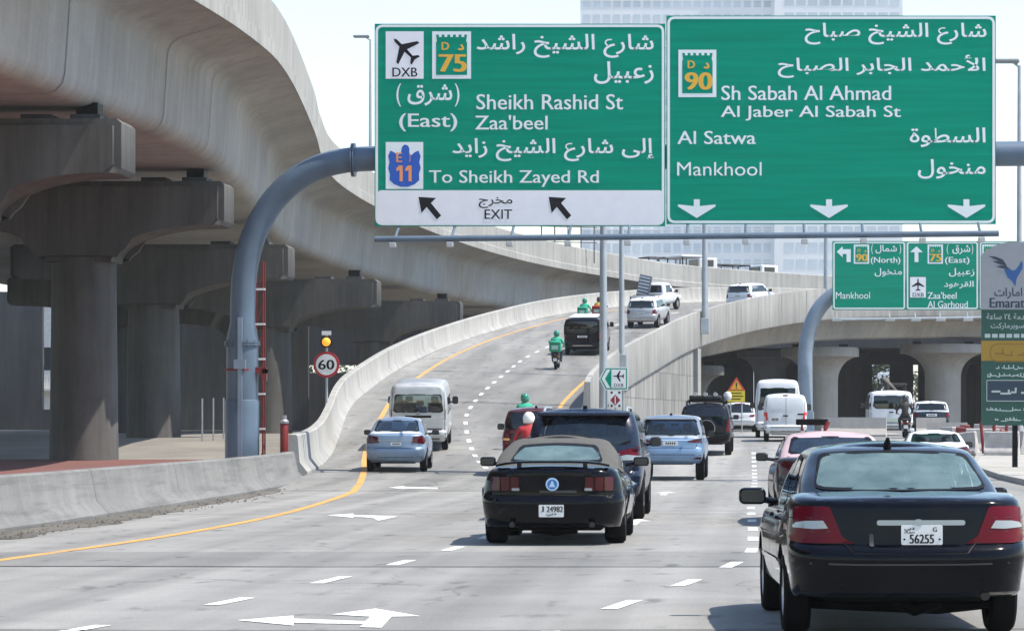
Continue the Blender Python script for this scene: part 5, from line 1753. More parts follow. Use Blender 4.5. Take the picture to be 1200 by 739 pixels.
# ---- black convertible coupe with a soft top
def coupe():
    zd = 1.0
    lv = [(.24, .06, .16, .25), (.30, .04, .07, .1), (.42, .015, .02, .03), (.54, 0, 0, 0), (.62, 0, .01, .02), (.655, .012, .045, .05), (.72, .015, .048, .1), (.84, .045, .040, .15), (.93, .09, .03, .2), (.965, .125, .035, .22), (.99, .16, .06, .25), (zd, .21, .12, .3)]
    c = Car('coupe', 'black convertible coupe with a grey beige soft top, rear spoiler and plate J 24982', 'car', 646.5, 635.5, dict(lod=2), R(.3), Y=38.8, dims=(4.77, 1.88, 1.44), clear=.22, wr=.345, axles=(1.05, 3.77), arch=.055,
            belt=[(0, 1.0), (.3, 1.025), (.8, 1.02), (1.3, .99), (2.0, .955), (3.3, .95), (4.2, .87), (4.77, .70)], levels=lv, rr=.28, rf=.4, bow=.09, taper=.02, flare=.05, deck_crown=.03,
            gh=dict(yb0=.85, yr0=1.95, yb1=3.35, yr1=2.6, hw0=.82, hw1=.60, crown=.05, bulge=.07, bulge_r=.10, rr=.24, bow=.08, rnd=.12))
    c.wheels(.27, RIM, 5)
    rw = sym([(0, 1.075), (.45, 1.075), (.585, 1.085), (.60, 1.11), (.52, 1.25), (.47, 1.285), (.2, 1.305), (0, 1.31)])
    c.window(rw, 'R', TEAL, 'rear_window', frit=.02)
    for ax in 'LS':
        c.window([(2.15, 1.0), (3.1, .99), (2.70, 1.28), (2.45, 1.32), (2.15, 1.30)], ax, DGLASS, 'side_window', frit=.02)
    c.cuts.append((rect(-.52, 1.04, .52, 1.27), 'F')); c.decal(rect(-.56, 1.0, .56, 1.3), 'F', .003, 'windscreen', CGLASS, depth=0)
    lampy = rounded(rect(.415, .70, .80, .905), .02, 3)
    c.both(lampy, .006, 'tail_light_panel', BLK, cell=.06)
    for k in range(3):
        x = .43 + k * .123
        c.both(rounded(rect(x, .715, x + .108, .893), .012, 2), .016, 'tail_light', REDD, cell=.06, depth=.006)
    c.both(rounded(rect(.42, .715, .52, .752), .01, 2), .024, 'reversing_light', CLRL, depth=.006)
    # decklid band, gaps, badge
    c.line([(-.62, .945), (0, .955), (.62, .945)], .012, 'R', BLK, 'panel_gap')
    c.line([(-.80, .655), (.80, .655)], .012, 'R', BLK, 'panel_gap')
    for sx in (1, -1): c.line([(sx * .62, .945), (sx * .40, .90), (sx * .39, .68)], .009, 'R', BLK, 'panel_gap')
    c.line([(-.16, .705), (.32, .705)], .030, 'R', mat('dull_trim', (0.03, 0.03, 0.033), .4), 'decklid_trim', off=.006)
    p, n = c.hit(.005, .80, 'R')
    e = MB().lathe([(.085, -.012), (.085, .01)], (.005, p.y - .008, .80), 32, 'y').build('round_badge', mat('badge_pale_blue', (.45, .62, .80), .3), c.root)
    MB().lathe([(.064, -.015), (.064, -.010)], (.005, p.y - .008, .80), 32, 'y').build('badge_field', mat('badge_blue', (.03, .16, .42), .3), e)
    mb = MB(); mb.prism([(-.035, .765), (.045, .765), (.03, .795), (.015, .84), (.0, .845), (-.02, .80)], p.y - .027, p.y - .023); mb.build('badge_emblem', mat('badge_pale_blue', (.45, .62, .80), .3), e)
    pl, y = c.plate(-.005, .375, .535, .325)
    letters('J', (-.135, .44, -.105, .515), y - .001, INK, pl, .03)
    letters('24982', (-.065, .44, .145, .515), y - .001, INK, pl, .03)
    letters('دبي', (-.07, .385, .06, .428), y - .001, INK, pl, .03, ar=True)
    # spoiler
    mb = MB()
    prof = [(-.035, 0), (.12, .022), (.125, .034), (-.03, .03)]
    rows = []
    for k in range(13):
        x = -.74 + 1.48 * k / 12
        u = abs(x) / .74
        rows.append([(x, .10 + a + .10 * u * u, 1.075 + b - .05 * u ** 4) for a, b in prof])
    vs = mb.quadgrid([r for r in rows]); 
    mb.bm.free(); mb.bm = bmesh.new(); mb.quadgrid(list(map(list, zip(*[[Vector(p) for p in r] for r in rows]))) + [[Vector(r[0]) for r in rows]])
    for sx in (-.43, .43): mb.box(sx - .03, sx + .03, .10, .18, .98, 1.085, .01)
    mb.build('rear_spoiler', P_BLACK, c.root, 40)
    for sx in (-.52, .52): MB().tube([(sx, .04, .275), (sx, .45, .28)], .036, 14).build('exhaust', mat('exhaust_steel', (.04, .038, .035), .5, .6), c.root, 40)
    MB().box(-.50, .50, .5, 1.2, .20, .34, .05).build('diffuser', BLK, c.root)
    MB().tube([(-.3, .6, .2), (.0, .62, .17), (.3, .6, .2)], .06, 8).build('rear_axle', BLK, c.root)
    c.mirrors(2.95, 1.06, P_BLACK, .22, .13, .12, .05)
    for ax in 'LS':
        c.line([(2.05, .96), (2.0, .60)], .010, ax, BLK, 'door_gap'); c.line([(3.2, .94), (3.25, .40)], .010, ax, BLK, 'door_gap')
        c.decal(rounded(rect(2.2, .83, 2.4, .86), .012, 2), ax, .02, 'door_handle', CHROME)
        c.decal([(1.55, .80), (1.95, .74), (1.95, .62), (1.75, .66)], ax, .012, 'side_scoop', BLK)
        c.line([(1.5, .33), (3.3, .31)], .05, ax, BLK, 'sill', off=.01)
    MB().box(-.66, .66, 1.05, 2.0, .95, 1.055, .02).build('rear_shelf', SEATM, c.root)
    c.seats([(2.35, (-.36, .36), 1.26)], SEATM)
    MB().box(-.10, .10, 2.95, 2.99, 1.20, 1.25, .015).build('interior_mirror', BLK, c.root)
    c.finish(P_BLACK, SOFT)
coupe()

SUV_LV = lambda zb, zd: [(zb, .12, .16, .2), (zb + .08, .05, .05, .08), (zb + .20, .02, .0, .03), (zb + .36, 0, 0, 0), (zb + .42, 0, .02, 0), (zb + .45, 0, .07, .05), (zb + .60, 0, .08, .10), (zd - .16, .005, .085, .14), (zd - .05, .02, .10, .2), (zd - .015, .03, .105, .22), (zd, .05, .115, .25)]
def suv(name, label, cat, px, py, Y, yaw, dims, pm, glassm=DGLASS, clear=.36, belt=1.18, lod=1, ramp=False, roofm=None, tail=None, rear=None, plate=(.0, .86, .98, .52), rack=None, see=True, wr=.38, bumper=None, group=None, lean=.34, seats=True, tw=.24, h0=None, h1=None, tailm=REDL, extra=None, mirror=True):
    L, Wd, H = dims
    hw = Wd / 2
    c = Car(name, label, cat, px, py, dict(lod=lod, ramp=ramp), R(yaw), Y=Y, group=group, dims=dims, clear=clear, wr=wr, axles=(L * .19, L * .77), arch=.07,
            belt=[(0, belt), (L * .5, belt - .04), (L * .70, belt - .06), (L * .8, belt - .10), (L * .96, belt - .22), (L, belt - .30)], levels=SUV_LV(clear, belt), rr=.24, rf=.3, bow=.10, deck_crown=.02,
            gh=dict(yb0=.115, yr0=lean, yb1=L * .78, yr1=L * .60, hw0=h0 or hw - .055, hw1=h1 or hw - .20, crown=.045, bulge=.03, bulge_r=.05, rr=.18, rf=.3, bow=.10, rnd=.09))
    c.wheels(tw, RIM, 6)
    zt = H - .13; zl = belt + .06
    hb, ht = hw - .13, hw - .235
    rw = rear or sym([(0, zl), (hb - .1, zl + .005), (hb, zl + .04), (ht + .01, zt - .05), (ht - .05, zt), (0, zt + .012)])
    c.window(rw, 'R', glassm, 'rear_window', frit=.022, see=see, cell=.1 if lod < 2 else .07)
    for ax in 'LS':
        if lod == 0:
            c.window([(.45, zl + .02), (L * .66, zl - .02), (L * .60, zt - .02), (.75, zt - .02)], ax, DGLASS, 'side_window', frit=.02, see=see, cell=.2)
        else:
            c.window([(.42, zl + .02), (L * .27, zl), (L * .27, zt - .03), (.66, zt - .03)], ax, DGLASS, 'side_window', frit=.02, see=see, cell=.12)
            c.window([(L * .29, zl), (L * .47, zl - .01), (L * .47, zt - .02), (L * .29, zt - .02)], ax, DGLASS, 'side_window', frit=.02, see=see, cell=.12)
            c.window([(L * .49, zl - .01), (L * .70, zl - .02), (L * .61, zt - .06), (L * .49, zt - .02)], ax, DGLASS, 'side_window', frit=.02, see=see, cell=.12)
            c.line([(L * .28, belt - .02), (L * .27, clear + .35)], .012, ax, BLK, 'door_gap'); c.line([(L * .48, belt - .02), (L * .48, clear + .12)], .012, ax, BLK, 'door_gap')
            for yy in (L * .31, L * .51): c.decal(rounded(rect(yy, belt - .16, yy + .2, belt - .125), .012, 2), ax, .02, 'door_handle', CHROME if lod == 2 else pm)
    if see:
        c.cuts.append((rect(-hw + .32, zl + .05, hw - .32, zt - .06), 'F')); c.decal(rect(-hw + .28, zl, hw - .28, zt - .02), 'F', .003, 'windscreen', CGLASS, depth=0, cell=.2)
    for poly, m_, nm, off in (tail or [([(hw - .04, belt - .30), (hw - .02, belt - .06), (hw - .10, belt - .03), (hw - .26, belt - .10), (hw - .24, belt - .24)], tailm, 'tail_light', .012)]):
        c.both(poly, off, nm, m_, cell=.09)
    zc = clear + .43
    c.decal(rounded(rect(-hw + .10, clear + .06, hw - .10, clear + .25), .03, 2), 'R', .006, 'lower_bumper', bumper or BLK, cell=.2)
    c.line([(-hw + .12, zc), (hw - .12, zc)], .014, 'R', BLK, 'panel_gap')
    for sx in (-1, 1): c.line([(sx * (hw - .13), belt + .02), (sx * (hw - .20), belt - .2), (sx * (hw - .22), zc)], .012, 'R', BLK, 'panel_gap')
    x, z0, z1, w = plate
    pl, y = c.plate(x, z0, z1, w)
    mb = MB()
    for k in range(5):
        a = x - w * .32 + k * w * .14
        mb.face([(a, y, z0 + .03), (a + w * .09, y, z0 + .03), (a + w * .09, y, z1 - .03), (a, y, z1 - .03)])
    mb.build('lettering', INK, pl, recalc=False)
    if mirror: c.mirrors(L * .665, belt + .07, BLK if lod < 2 else pm, .20, .17, .12, .03)
    if rack == 'rails':
        for sx in (-1, 1):
            xx = sx * (hw - .30)
            pts = []
            for k in range(7):
                yy = .55 + (L * .55 - .55) * k / 6
                p, n = c.hit(xx, yy, 'T')
                pts.append((xx, yy, p.z + (.055 if 0 < k < 6 else -.01)))
            MB().tube(pts, .022, 8).build('roof_rail', STEEL, c.root, 40)
    if seats and see:
        MB().box(-hw + .16, hw - .16, .3, L * .6, belt - .12, belt - .02).build('cargo_floor', SEATM, c.root)
        c.seats([(L * .52, (-.38, .38), min(H - .28, belt + .37)), (L * .33, (-.42, .42), min(H - .32, belt + .30))], SEATM)
        MB().box(-.11, .11, L * .62, L * .62 + .04, H - .33, H - .26, .015).build('interior_mirror', BLK, c.root)
    p, n = c.hit(0, .55 if lean < .5 else lean + .2, 'T')
    MB().box(-.035, .035, .5, .66, p.z - .01, p.z + .05, .015).build('aerial', BLK, c.root)
    if extra: extra(c)
    c.finish(pm, roofm)
    return c

def nav_extra(c):
    pm = P_NAVY
    mb = MB(); mb.box(-.76, .76, .10, .42, 1.715, 1.77, .02); mb.build('roof_spoiler', pm, c.root, 40)
    c.decal(rounded(rect(-.16, 1.735, .16, 1.752), .006, 2), 'R', .02, 'brake_light', REDD)
    c.line([(-.55, 1.06), (.55, 1.06)], .045, 'R', CHROME, 'chrome_strip', off=.012)
    MB().tube([(.1, .07, 1.27), (.02, .06, 1.40)], .012, 6).build('wiper', BLK, c.root)
    for sx in (.62, -.62): MB().tube([(sx, .1, .36), (sx, .5, .36)], .04, 10).build('exhaust', STEEL, c.root, 40)
suv('family_suv', 'large navy blue family SUV directly behind the black convertible', 'car', 683.5, 606.5, 48.8, 0, (5.0, 1.96, 1.84), P_NAVY, CGLASS, .36, 1.20, 2, rack='rails',
    rear=sym([(0, 1.245), (.66, 1.25), (.755, 1.29), (.665, 1.65), (.61, 1.695), (0, 1.708)]),
    tail=[([(.955, 1.02), (.96, 1.15), (.90, 1.205), (.56, 1.13), (.58, 1.06), (.70, 1.03)], REDL, 'tail_light', .010), ([(.88, .985), (.93, 1.05), (.70, 1.075), (.53, 1.04), (.60, .985)], CLRL, 'reversing_light', .016)], plate=(0, .86, .98, .52), extra=nav_extra)

def maroon_extra(c):
    c.both(rounded(rect(.70, .98, .88, 1.04), .02, 2), .02, 'indicator', AMBL)
suv('family_suv', 'dark maroon SUV half hidden left of the navy SUV', 'car', 628, 556, 80.0, 3, (4.7, 1.86, 1.86), P_MAROON, DGLASS, .36, 1.22, 1, ramp=True, extra=maroon_extra,
    tail=[([(.72, .72), (.87, .72), (.91, 1.18), (.80, 1.22), (.72, 1.15)], REDL, 'tail_light', .012)])
def fort_extra(c):
    c.line([(-.60, 1.13), (.60, 1.13)], .035, 'R', CHROME, 'chrome_strip', off=.012)
    c.both([(.62, .60), (.88, .60), (.90, .66), (.72, .66)], .012, 'reflector', REDD)
    mb = MB(); mb.box(-.68, .68, .22, .50, 1.70, 1.745, .02); mb.build('roof_spoiler', P_WHITE, c.root, 40)
suv('family_suv', 'light blue SUV with a white roof, right of the navy SUV', 'car', 785.5, 566, 82.5, -1, (4.8, 1.86, 1.82), P_PALE_SKY, CGLASS, .48, 1.20, 1, roofm=P_WHITE, plate=(0.0, .98, 1.10, .42),  # white roof paint stands for sun on the same pale body
    tail=[([(.46, 1.07), (.90, 1.04), (.92, 1.15), (.86, 1.17), (.48, 1.11)], REDD, 'tail_light', .012)], extra=fort_extra)
def prado_extra(c):
    MB().lathe([(.02, -.10), (.36, -.10), (.39, -.06), (.39, .10)], (.06, .0, .98), 24, 'y').build('spare_wheel_cover', P_BLACK, c.root, 40)
    MB().tube([(.06 + .30 * math.cos(k * math.pi / 16), -.11, .98 + .30 * math.sin(k * math.pi / 16)) for k in range(33)], .018, 6, False).build('cover_ring', CHROME, c.root)
    mb = MB()
    for sx in (-.66, .66): mb.tube([(sx, .6, 1.80), (sx, .6, 1.92), (sx, 2.9, 1.92), (sx, 2.9, 1.80)], .03, 6)
    for yy in (.6, 1.2, 1.8, 2.4, 2.9): mb.tube([(-.66, yy, 1.92), (.66, yy, 1.92)], .025, 6)
    mb.build('roof_rack', BLK, c.root)
suv('off_road_suv', 'black off-road SUV with a spare wheel cover and loaded roof rack', 'car', 826, 536.5, 106.5, -1, (4.7, 1.89, 1.86), P_BLACK, DGLASS, .42, 1.22, 1, roofm=P_WHITE if False else P_BLACK, extra=prado_extra,
    tail=[([(.74, .86), (.93, .86), (.93, 1.25), (.86, 1.30), (.80, 1.25)], REDL, 'tail_light', .012)], plate=(-.5, .72, .84, .4))
def roof_load():
    x, y = (826 - VPX) / (FPX / 106.5), 108.3
    z = ground_at(x, y)[0] + 1.95
    e = empty('luggage', (x + .0, y, z), 'flat dark luggage with pale rolls strapped on the black off-road SUV', 'luggage')
    MB().box(-.58, .58, -.8, .8, 0, .16, .05, 3).build('bag', mat('bag_dark', (.03, .03, .032), .8, var=.2), e, 50)
    for k in (-.38, .0, .36): MB().tube([(k, -.85, .2), (k, .6, .2)], .075, 10).build('roll', mat('roll_grey', (.45, .45, .45), .7), e, 40)
    MB().lathe([(.001, .36), (.11, .33), (.15, .22), (.14, .12), (.10, .05)], (.80, -.35, -.06), 12).build('white_bundle', P_WHITE, e, 50)
roof_load()
suv('crossover', 'white crossover stopped in front of the yellow works sign', 'car', 867, 506.6, 171, 0, (4.6, 1.86, 1.72), P_WHITE, DGLASS, .36, 1.06, 0, see=False, seats=False,
    tail=[([(.55, .88), (.90, .88), (.90, 1.0), (.58, .98)], REDL, 'tail_light', .012)], plate=(0, .78, .89, .5), bumper=mat('bumper_grey', (.05, .05, .055), .6),
    extra=lambda c: (c.decal(rounded(rect(-.80, .36, .80, .62), .05, 2), 'R', .015, 'rear_bumper', BLK, cell=.3), c.decal(rect(-.3, 1.60, .3, 1.635), 'R', .02, 'brake_light', REDL)))
suv('crossover', 'navy crossover with a white roof at the right, behind the grey block', 'car', 1092, 506, 148, 2, (4.7, 1.88, 1.62), P_NAVY, DGLASS, .34, 1.10, 0, see=False, seats=False, roofm=P_WHITE)
suv('crossover', 'silver SUV climbing the ramp just left of the parapet', 'car', 751, 384, 172, -10, (4.6, 1.84, 1.72), P_SILV, DGLASS, .38, 1.12, 0, ramp=True, see=False, seats=False, roofm=P_WHITE, plate=(0, .82, .92, .4))

# ---- vans: one tall shell, the glass set in its upper half
def van(name, label, cat, px, py, Y, yaw, dims, pm, glassm=DGLASS, clear=.32, lod=1, ramp=False, rearw=None, sidew=True, tail=None, plate=(0, .75, .86, .5), roof_in=.12, wr=.34, see=False, extra=None, group=None, roofm=None, split=None, mir=1.35, lean=.14, bumperm=None):
    L, Wd, H = dims
    hw = Wd / 2
    belt = 1.12
    lv = [(clear, .10, .14, .2), (clear + .08, .04, .04, .08), (clear + .18, .015, 0, .02), (clear + .30, 0, 0, 0), (clear + .34, 0, .03, 0), (clear + .37, 0, .06, .04), (belt - .2, 0, .06, .1), (belt - .02, .003, .062, .14), (belt, .006, .064, .16)]
    c = Car(name, label, cat, px, py, dict(lod=lod, ramp=ramp), R(yaw), Y=Y, group=group, dims=dims, clear=clear, wr=wr, axles=(L * .2, L * .80), arch=.06,
            belt=[(0, belt), (L * .78, belt), (L * .88, belt - .05), (L, belt - .3)], levels=lv, rr=.14, rf=.3, bow=.05, taper=.03, deck_crown=0,
            gh=dict(yb0=.064, yr0=lean, yb1=L * .90, yr1=L * .76, hw0=hw - .008, hw1=hw - roof_in, crown=.05, bulge=.045, bulge_r=.03, rr=.14, rf=.3, bow=.05, rnd=.10))
    c.wheels(.2, RIM, 6)
    if rearw: c.window(rearw, 'R', glassm, 'rear_window', frit=.022, see=see, cell=.12)
    zt = H - .32 if H < 2.1 else H - .62
    if sidew:
        for ax in 'LS':
            for a, b in ((.08, .30), (.32, .52), (.54, .74)):
                c.window([(L * a, 1.2), (L * b, 1.2), (L * b - (.0 if b < .7 else .25), zt + .1), (L * a, zt + .1)], ax, DGLASS, 'side_window', frit=.02, see=see, cell=.2)
    if see:
        c.cuts.append((rect(-hw + .25, 1.2, hw - .25, zt), 'F')); c.decal(rect(-hw + .2, 1.16, hw - .2, zt + .05), 'F', .003, 'windscreen', CGLASS, depth=0, cell=.25)
        MB().box(-hw + .14, hw - .14, .3, L * .7, .98, 1.06).build('cargo_floor', SEATM, c.root)
        c.seats([(L * .30, (-.5, 0, .5), 1.55), (L * .62, (-.42, .42), 1.6)], SEATM)
    for poly, m_, nm, off in tail or []: c.both(poly, off, nm, m_, cell=.12)
    c.decal(rounded(rect(-hw + .06, clear + .08, hw - .06, clear + .28), .03, 2), 'R', .008, 'rear_bumper', bumperm or BLK, cell=.25)
    if split is not None:
        c.line([(split, clear + .34), (split, H - .14)], .014, 'R', BLK, 'door_gap')
    for sx in (-1, 1): c.line([(sx * (hw - .09), clear + .36), (sx * (hw - .09), belt + .2), (sx * (hw - .12), H - .3)], .012, 'R', BLK, 'door_gap')
    x, z0, z1, w = plate
    pl, y = c.plate(x, z0, z1, w)
    mb = MB()
    for k in range(5):
        a = x - w * .32 + k * w * .14
        mb.face([(a, y, z0 + .025), (a + w * .09, y, z0 + .025), (a + w * .09, y, z1 - .025), (a, y, z1 - .025)])
    mb.build('lettering', INK, pl, recalc=False)
    c.mirrors(L * .80, mir, BLK, .20, .26, .12, .06)
    if extra: extra(c)
    c.finish(pm, roofm)
    return c
def hiace_extra(c):
    c.line([(-.42, 1.13), (.42, 1.13)], .075, 'R', BLK, 'plate_garnish', off=.02)
    c.decal([(.07 * math.cos(k * .524), 1.24 + .05 * math.sin(k * .524)) for k in range(12)], 'R', .02, 'badge', CHROME)
    c.decal(rounded(rect(-.75, .72, .75, .75), .01, 2), 'R', .012, 'step_line', BLK, cell=.3)
van('minibus', 'silver high-roofed minibus on the ramp in front of the small silver sedan', 'van', 490, 526, 96.0, 4, (5.2, 1.88, 2.22), P_SILV, CGLASS, ramp=True, see=True, extra=hiace_extra,
    rearw=sym([(0, 1.27), (.70, 1.27), (.79, 1.33), (.735, 1.78), (.69, 1.83), (0, 1.84)]), tail=[([(.84, 1.05), (.945, 1.05), (.945, 1.36), (.86, 1.36)], REDL, 'tail_light', .012), ([(.86, .74), (.945, .74), (.945, .96), (.86, .96)], REDD, 'reflector', .012)],
    plate=(0, .80, .90, .5), mir=1.45)
def pv_extra(c):
    c.decal(rounded(rect(-.10, 1.83, .10, 1.87), .01, 2), 'R', .015, 'brake_light', REDL)
    c.decal(rounded(rect(-.10, 1.02, .10, 1.07), .01, 2), 'R', .015, 'door_handle', BLK)
    c.decal(rounded(rect(.48, 1.08, .72, 1.14), .01, 2), 'R', .008, 'maker_plate', BLK)
van('panel_van', 'small windowless white panel van with bright red tail lights', 'van', 920.5, 513.6, 119.5, 0, (4.5, 1.74, 1.93), P_WHITE, lod=1, sidew=False, split=.02, extra=pv_extra,
    tail=[([(.70, .86), (.86, .86), (.86, 1.20), (.72, 1.18)], mat('bright_red_lens', (0.62, 0.02, 0.03), 0.2, 0, 1.0), 'tail_light', .014)], plate=(-.42, .82, .98, .42))
van('minibus', 'taller white minibus just ahead of the windowless panel van', 'van', 911.5, 510, 127, 0, (5.0, 1.92, 2.50), P_WHITE, lod=0, rearw=sym([(0, 1.35), (.75, 1.35), (.80, 1.40), (.72, 2.10), (0, 2.12)]),
    tail=[([(.84, .90), (.95, .90), (.95, 1.3), (.86, 1.3)], REDL, 'tail_light', .012)])
van('tour_van', 'white van with a wide rear window, right of the median blocks', 'van', 1044.5, 512.5, 133, 0, (5.0, 1.98, 2.03), P_WHITE, lod=1, rearw=sym([(0, 1.22), (.66, 1.22), (.80, 1.34), (.76, 1.74), (.72, 1.78), (0, 1.79)]),
    tail=[([(.88, .72), (.985, .72), (.975, 1.5), (.90, 1.5)], REDD, 'tail_light', .012)], plate=(-.0, .62, .74, .6), extra=lambda c: (c.decal(rounded(rect(-.72, .62, .55, .80), .02, 2), 'R', .012, 'plate_recess', mat('recess_green_grey', (.25, .30, .27), .5), cell=.3), c.decal(rounded(rect(-.1, 1.03, .1, 1.08), .01, 2), 'R', .015, 'door_handle', BLK)))
van('people_carrier', 'black people carrier with a white roof climbing the ramp', 'van', 682.5, 413.5, 151, -3, (5.1, 1.94, 1.92), P_BLACK, DGLASS, lod=1, ramp=True, rearw=sym([(0, 1.13), (.74, 1.13), (.82, 1.2), (.74, 1.70), (.70, 1.74), (0, 1.75)]), roofm=P_BLACK,
    tail=[([(.80, .86), (.96, .86), (.95, 1.12), (.80, 1.10)], REDL, 'tail_light', .012)], plate=(0, .92, 1.02, .5), extra=lambda c: (c.line([(-.5, .52), (.5, .52)], .03, 'R', CHROME, 'chrome_strip', off=.02), MB().box(-.72, .72, .35, 3.4, 1.905, 1.945, .015).build('roof_panel', P_WHITE, c.root)))

# ---- smaller sedans
def sedan(name, label, px, py, Y, yaw, dims, pm, glassm=CGLASS, lod=1, ramp=False, roofm=None, clear=.27, zd=1.03, tail=None, extra=None, see=True, wr=.31, mirror_m=None, plate=(0, .72, .83, .45)):
    L, Wd, H = dims
    hw = Wd / 2
    c = Car(name, label, 'car', px, py, dict(lod=lod, ramp=ramp), R(yaw), Y=Y, dims=dims, clear=clear, wr=wr, axles=(L * .21, L * .785), arch=.06,
            belt=[(0, zd), (.3, zd + .03), (.5, zd + .03), (1.1, zd - .06), (L * .7, zd - .09), (L * .8, zd - .11), (L, zd - .4)], levels=SEDAN_LV(clear, zd), rr=.3, rf=.4, bow=.10, deck_crown=.02,
            gh=dict(yb0=.48, yr0=1.30, yb1=L * .79, yr1=L * .57, hw0=hw - .085, hw1=hw - .27, crown=.045, bulge=.035, bulge_r=.05, rr=.18, bow=.11, rnd=.10))
    c.wheels(.19, RIM, 5)
    zl, zt = zd + .085, H - .11
    c.window(sym([(0, zl), (hw - .28, zl + .005), (hw - .235, zl + .03), (hw - .30, zt - .03), (hw - .34, zt), (0, zt + .012)]), 'R', glassm, 'rear_window', frit=.02, see=see, cell=.1)
    for ax in 'LS':
        c.window([(1.35, zd - .0), (L * .46, zd - .02), (L * .46, zt - .01), (1.65, zt - .04)], ax, DGLASS, 'side_window', frit=.02, see=see, cell=.15)
        c.window([(L * .48, zd - .02), (L * .70, zd - .03), (L * .60, zt - .04), (L * .48, zt - .01)], ax, DGLASS, 'side_window', frit=.02, see=see, cell=.15)
        c.line([(L * .47, zd - .06), (L * .47, clear + .12)], .012, ax, BLK, 'door_gap')
    if see:
        c.cuts.append((rect(-hw + .33, zd, hw - .33, zt - .05), 'F')); c.decal(rect(-hw + .29, zd - .03, hw - .29, zt - .01), 'F', .003, 'windscreen', CGLASS, depth=0, cell=.2)
        MB().box(-hw + .2, hw - .2, .6, 1.5, zd - .08, zd + .045).build('parcel_shelf', SEATG, c.root)
        c.seats([(L * .50, (-.35, .35), H - .20), (L * .34, (-.36, .36), H - .29)], SEATM)
    for poly, m_, nm, off in tail or [([(hw - .40, zd - .22), (hw - .06, zd - .24), (hw - .02, zd - .12), (hw - .12, zd - .02), (hw - .36, zd - .05)], REDD, 'tail_light', .012)]:
        c.both(poly, off, nm, m_, cell=.08)
    c.line([(-hw + .14, clear + .405), (hw - .14, clear + .405)], .012, 'R', BLK, 'panel_gap')
    c.decal(rounded(rect(-hw + .12, clear + .02, hw - .12, clear + .15), .02, 2), 'R', .006, 'lower_bumper', BLK, cell=.25)
    x, z0, z1, w = plate
    pl, y = c.plate(x, z0, z1, w)
    mb = MB()
    for k in range(5):
        a = x - w * .32 + k * w * .14
        mb.face([(a, y, z0 + .025), (a + w * .09, y, z0 + .025), (a + w * .09, y, z1 - .025), (a, y, z1 - .025)])
    mb.build('lettering', INK, pl, recalc=False)
    c.mirrors(L * .645, zd + .01, mirror_m or BLK, .20, .14, .11, .05)
    if extra: extra(c)
    c.finish(pm, roofm)
    return c
sedan('sedan', 'small silver blue sedan with a white roof riding the yellow line on the ramp', 463, 554, 82, 3, (4.3, 1.68, 1.50), P_SILV_SKY, CGLASS, 1, True, P_WHITE, plate=(.02, .74, .83, .30),  # white roof paint stands for sunlight on the silver body
      extra=lambda c: c.line([(-.48, .885), (.48, .885)], .022, 'R', mat('boot_bar_chrome', (.30, .32, .34), .25, .9), 'chrome_strip', off=.014))
def taxi_extra(c):
    mb = MB()
    mb.tube([(-.42, 2.15, 1.47), (-.42, 2.15, 1.60), (-.05, 2.15, 1.60), (-.05, 2.15, 1.47)], .03, 8)
    mb.tube([(-.05, 2.12, 1.50), (-.0, 2.12, 1.62)], .04, 8)
    o = mb.build('roof_sign', REDPAINT, c.root, 40)
    MB().box(-.52, -.0, 2.10, 2.2, 1.56, 1.66, .02).build('sign_board', BLK, o)
sedan('taxi', 'dark grey taxi with a faded red roof and roof sign, ahead of the nearest sedan', 979, 592, 46.0, 1.5, (4.9, 1.84, 1.47), P_DGREY, CGLASS, 1, False, P_RROOF, extra=taxi_extra, mirror_m=P_DGREY)
sedan('sedan', 'white car of which only the roof shows beyond the nearest sedan', 1099, 568, 74.0, 0, (4.3, 1.70, 1.42), P_WHITE, DGLASS, 1, False, None, extra=lambda c: MB().box(-.62, -.5, 1.5, 1.62, 1.38, 1.46, .02).build('roof_bar', P_WHITE, c.root))
suv('crossover', 'white crossover at the top of the ramp, half hidden behind the parapet', 'car', 864, 352, 188, -24, (4.5, 1.82, 1.66), P_WHITE, DGLASS, .36, 1.08, 0, ramp=True, see=False, seats=False)
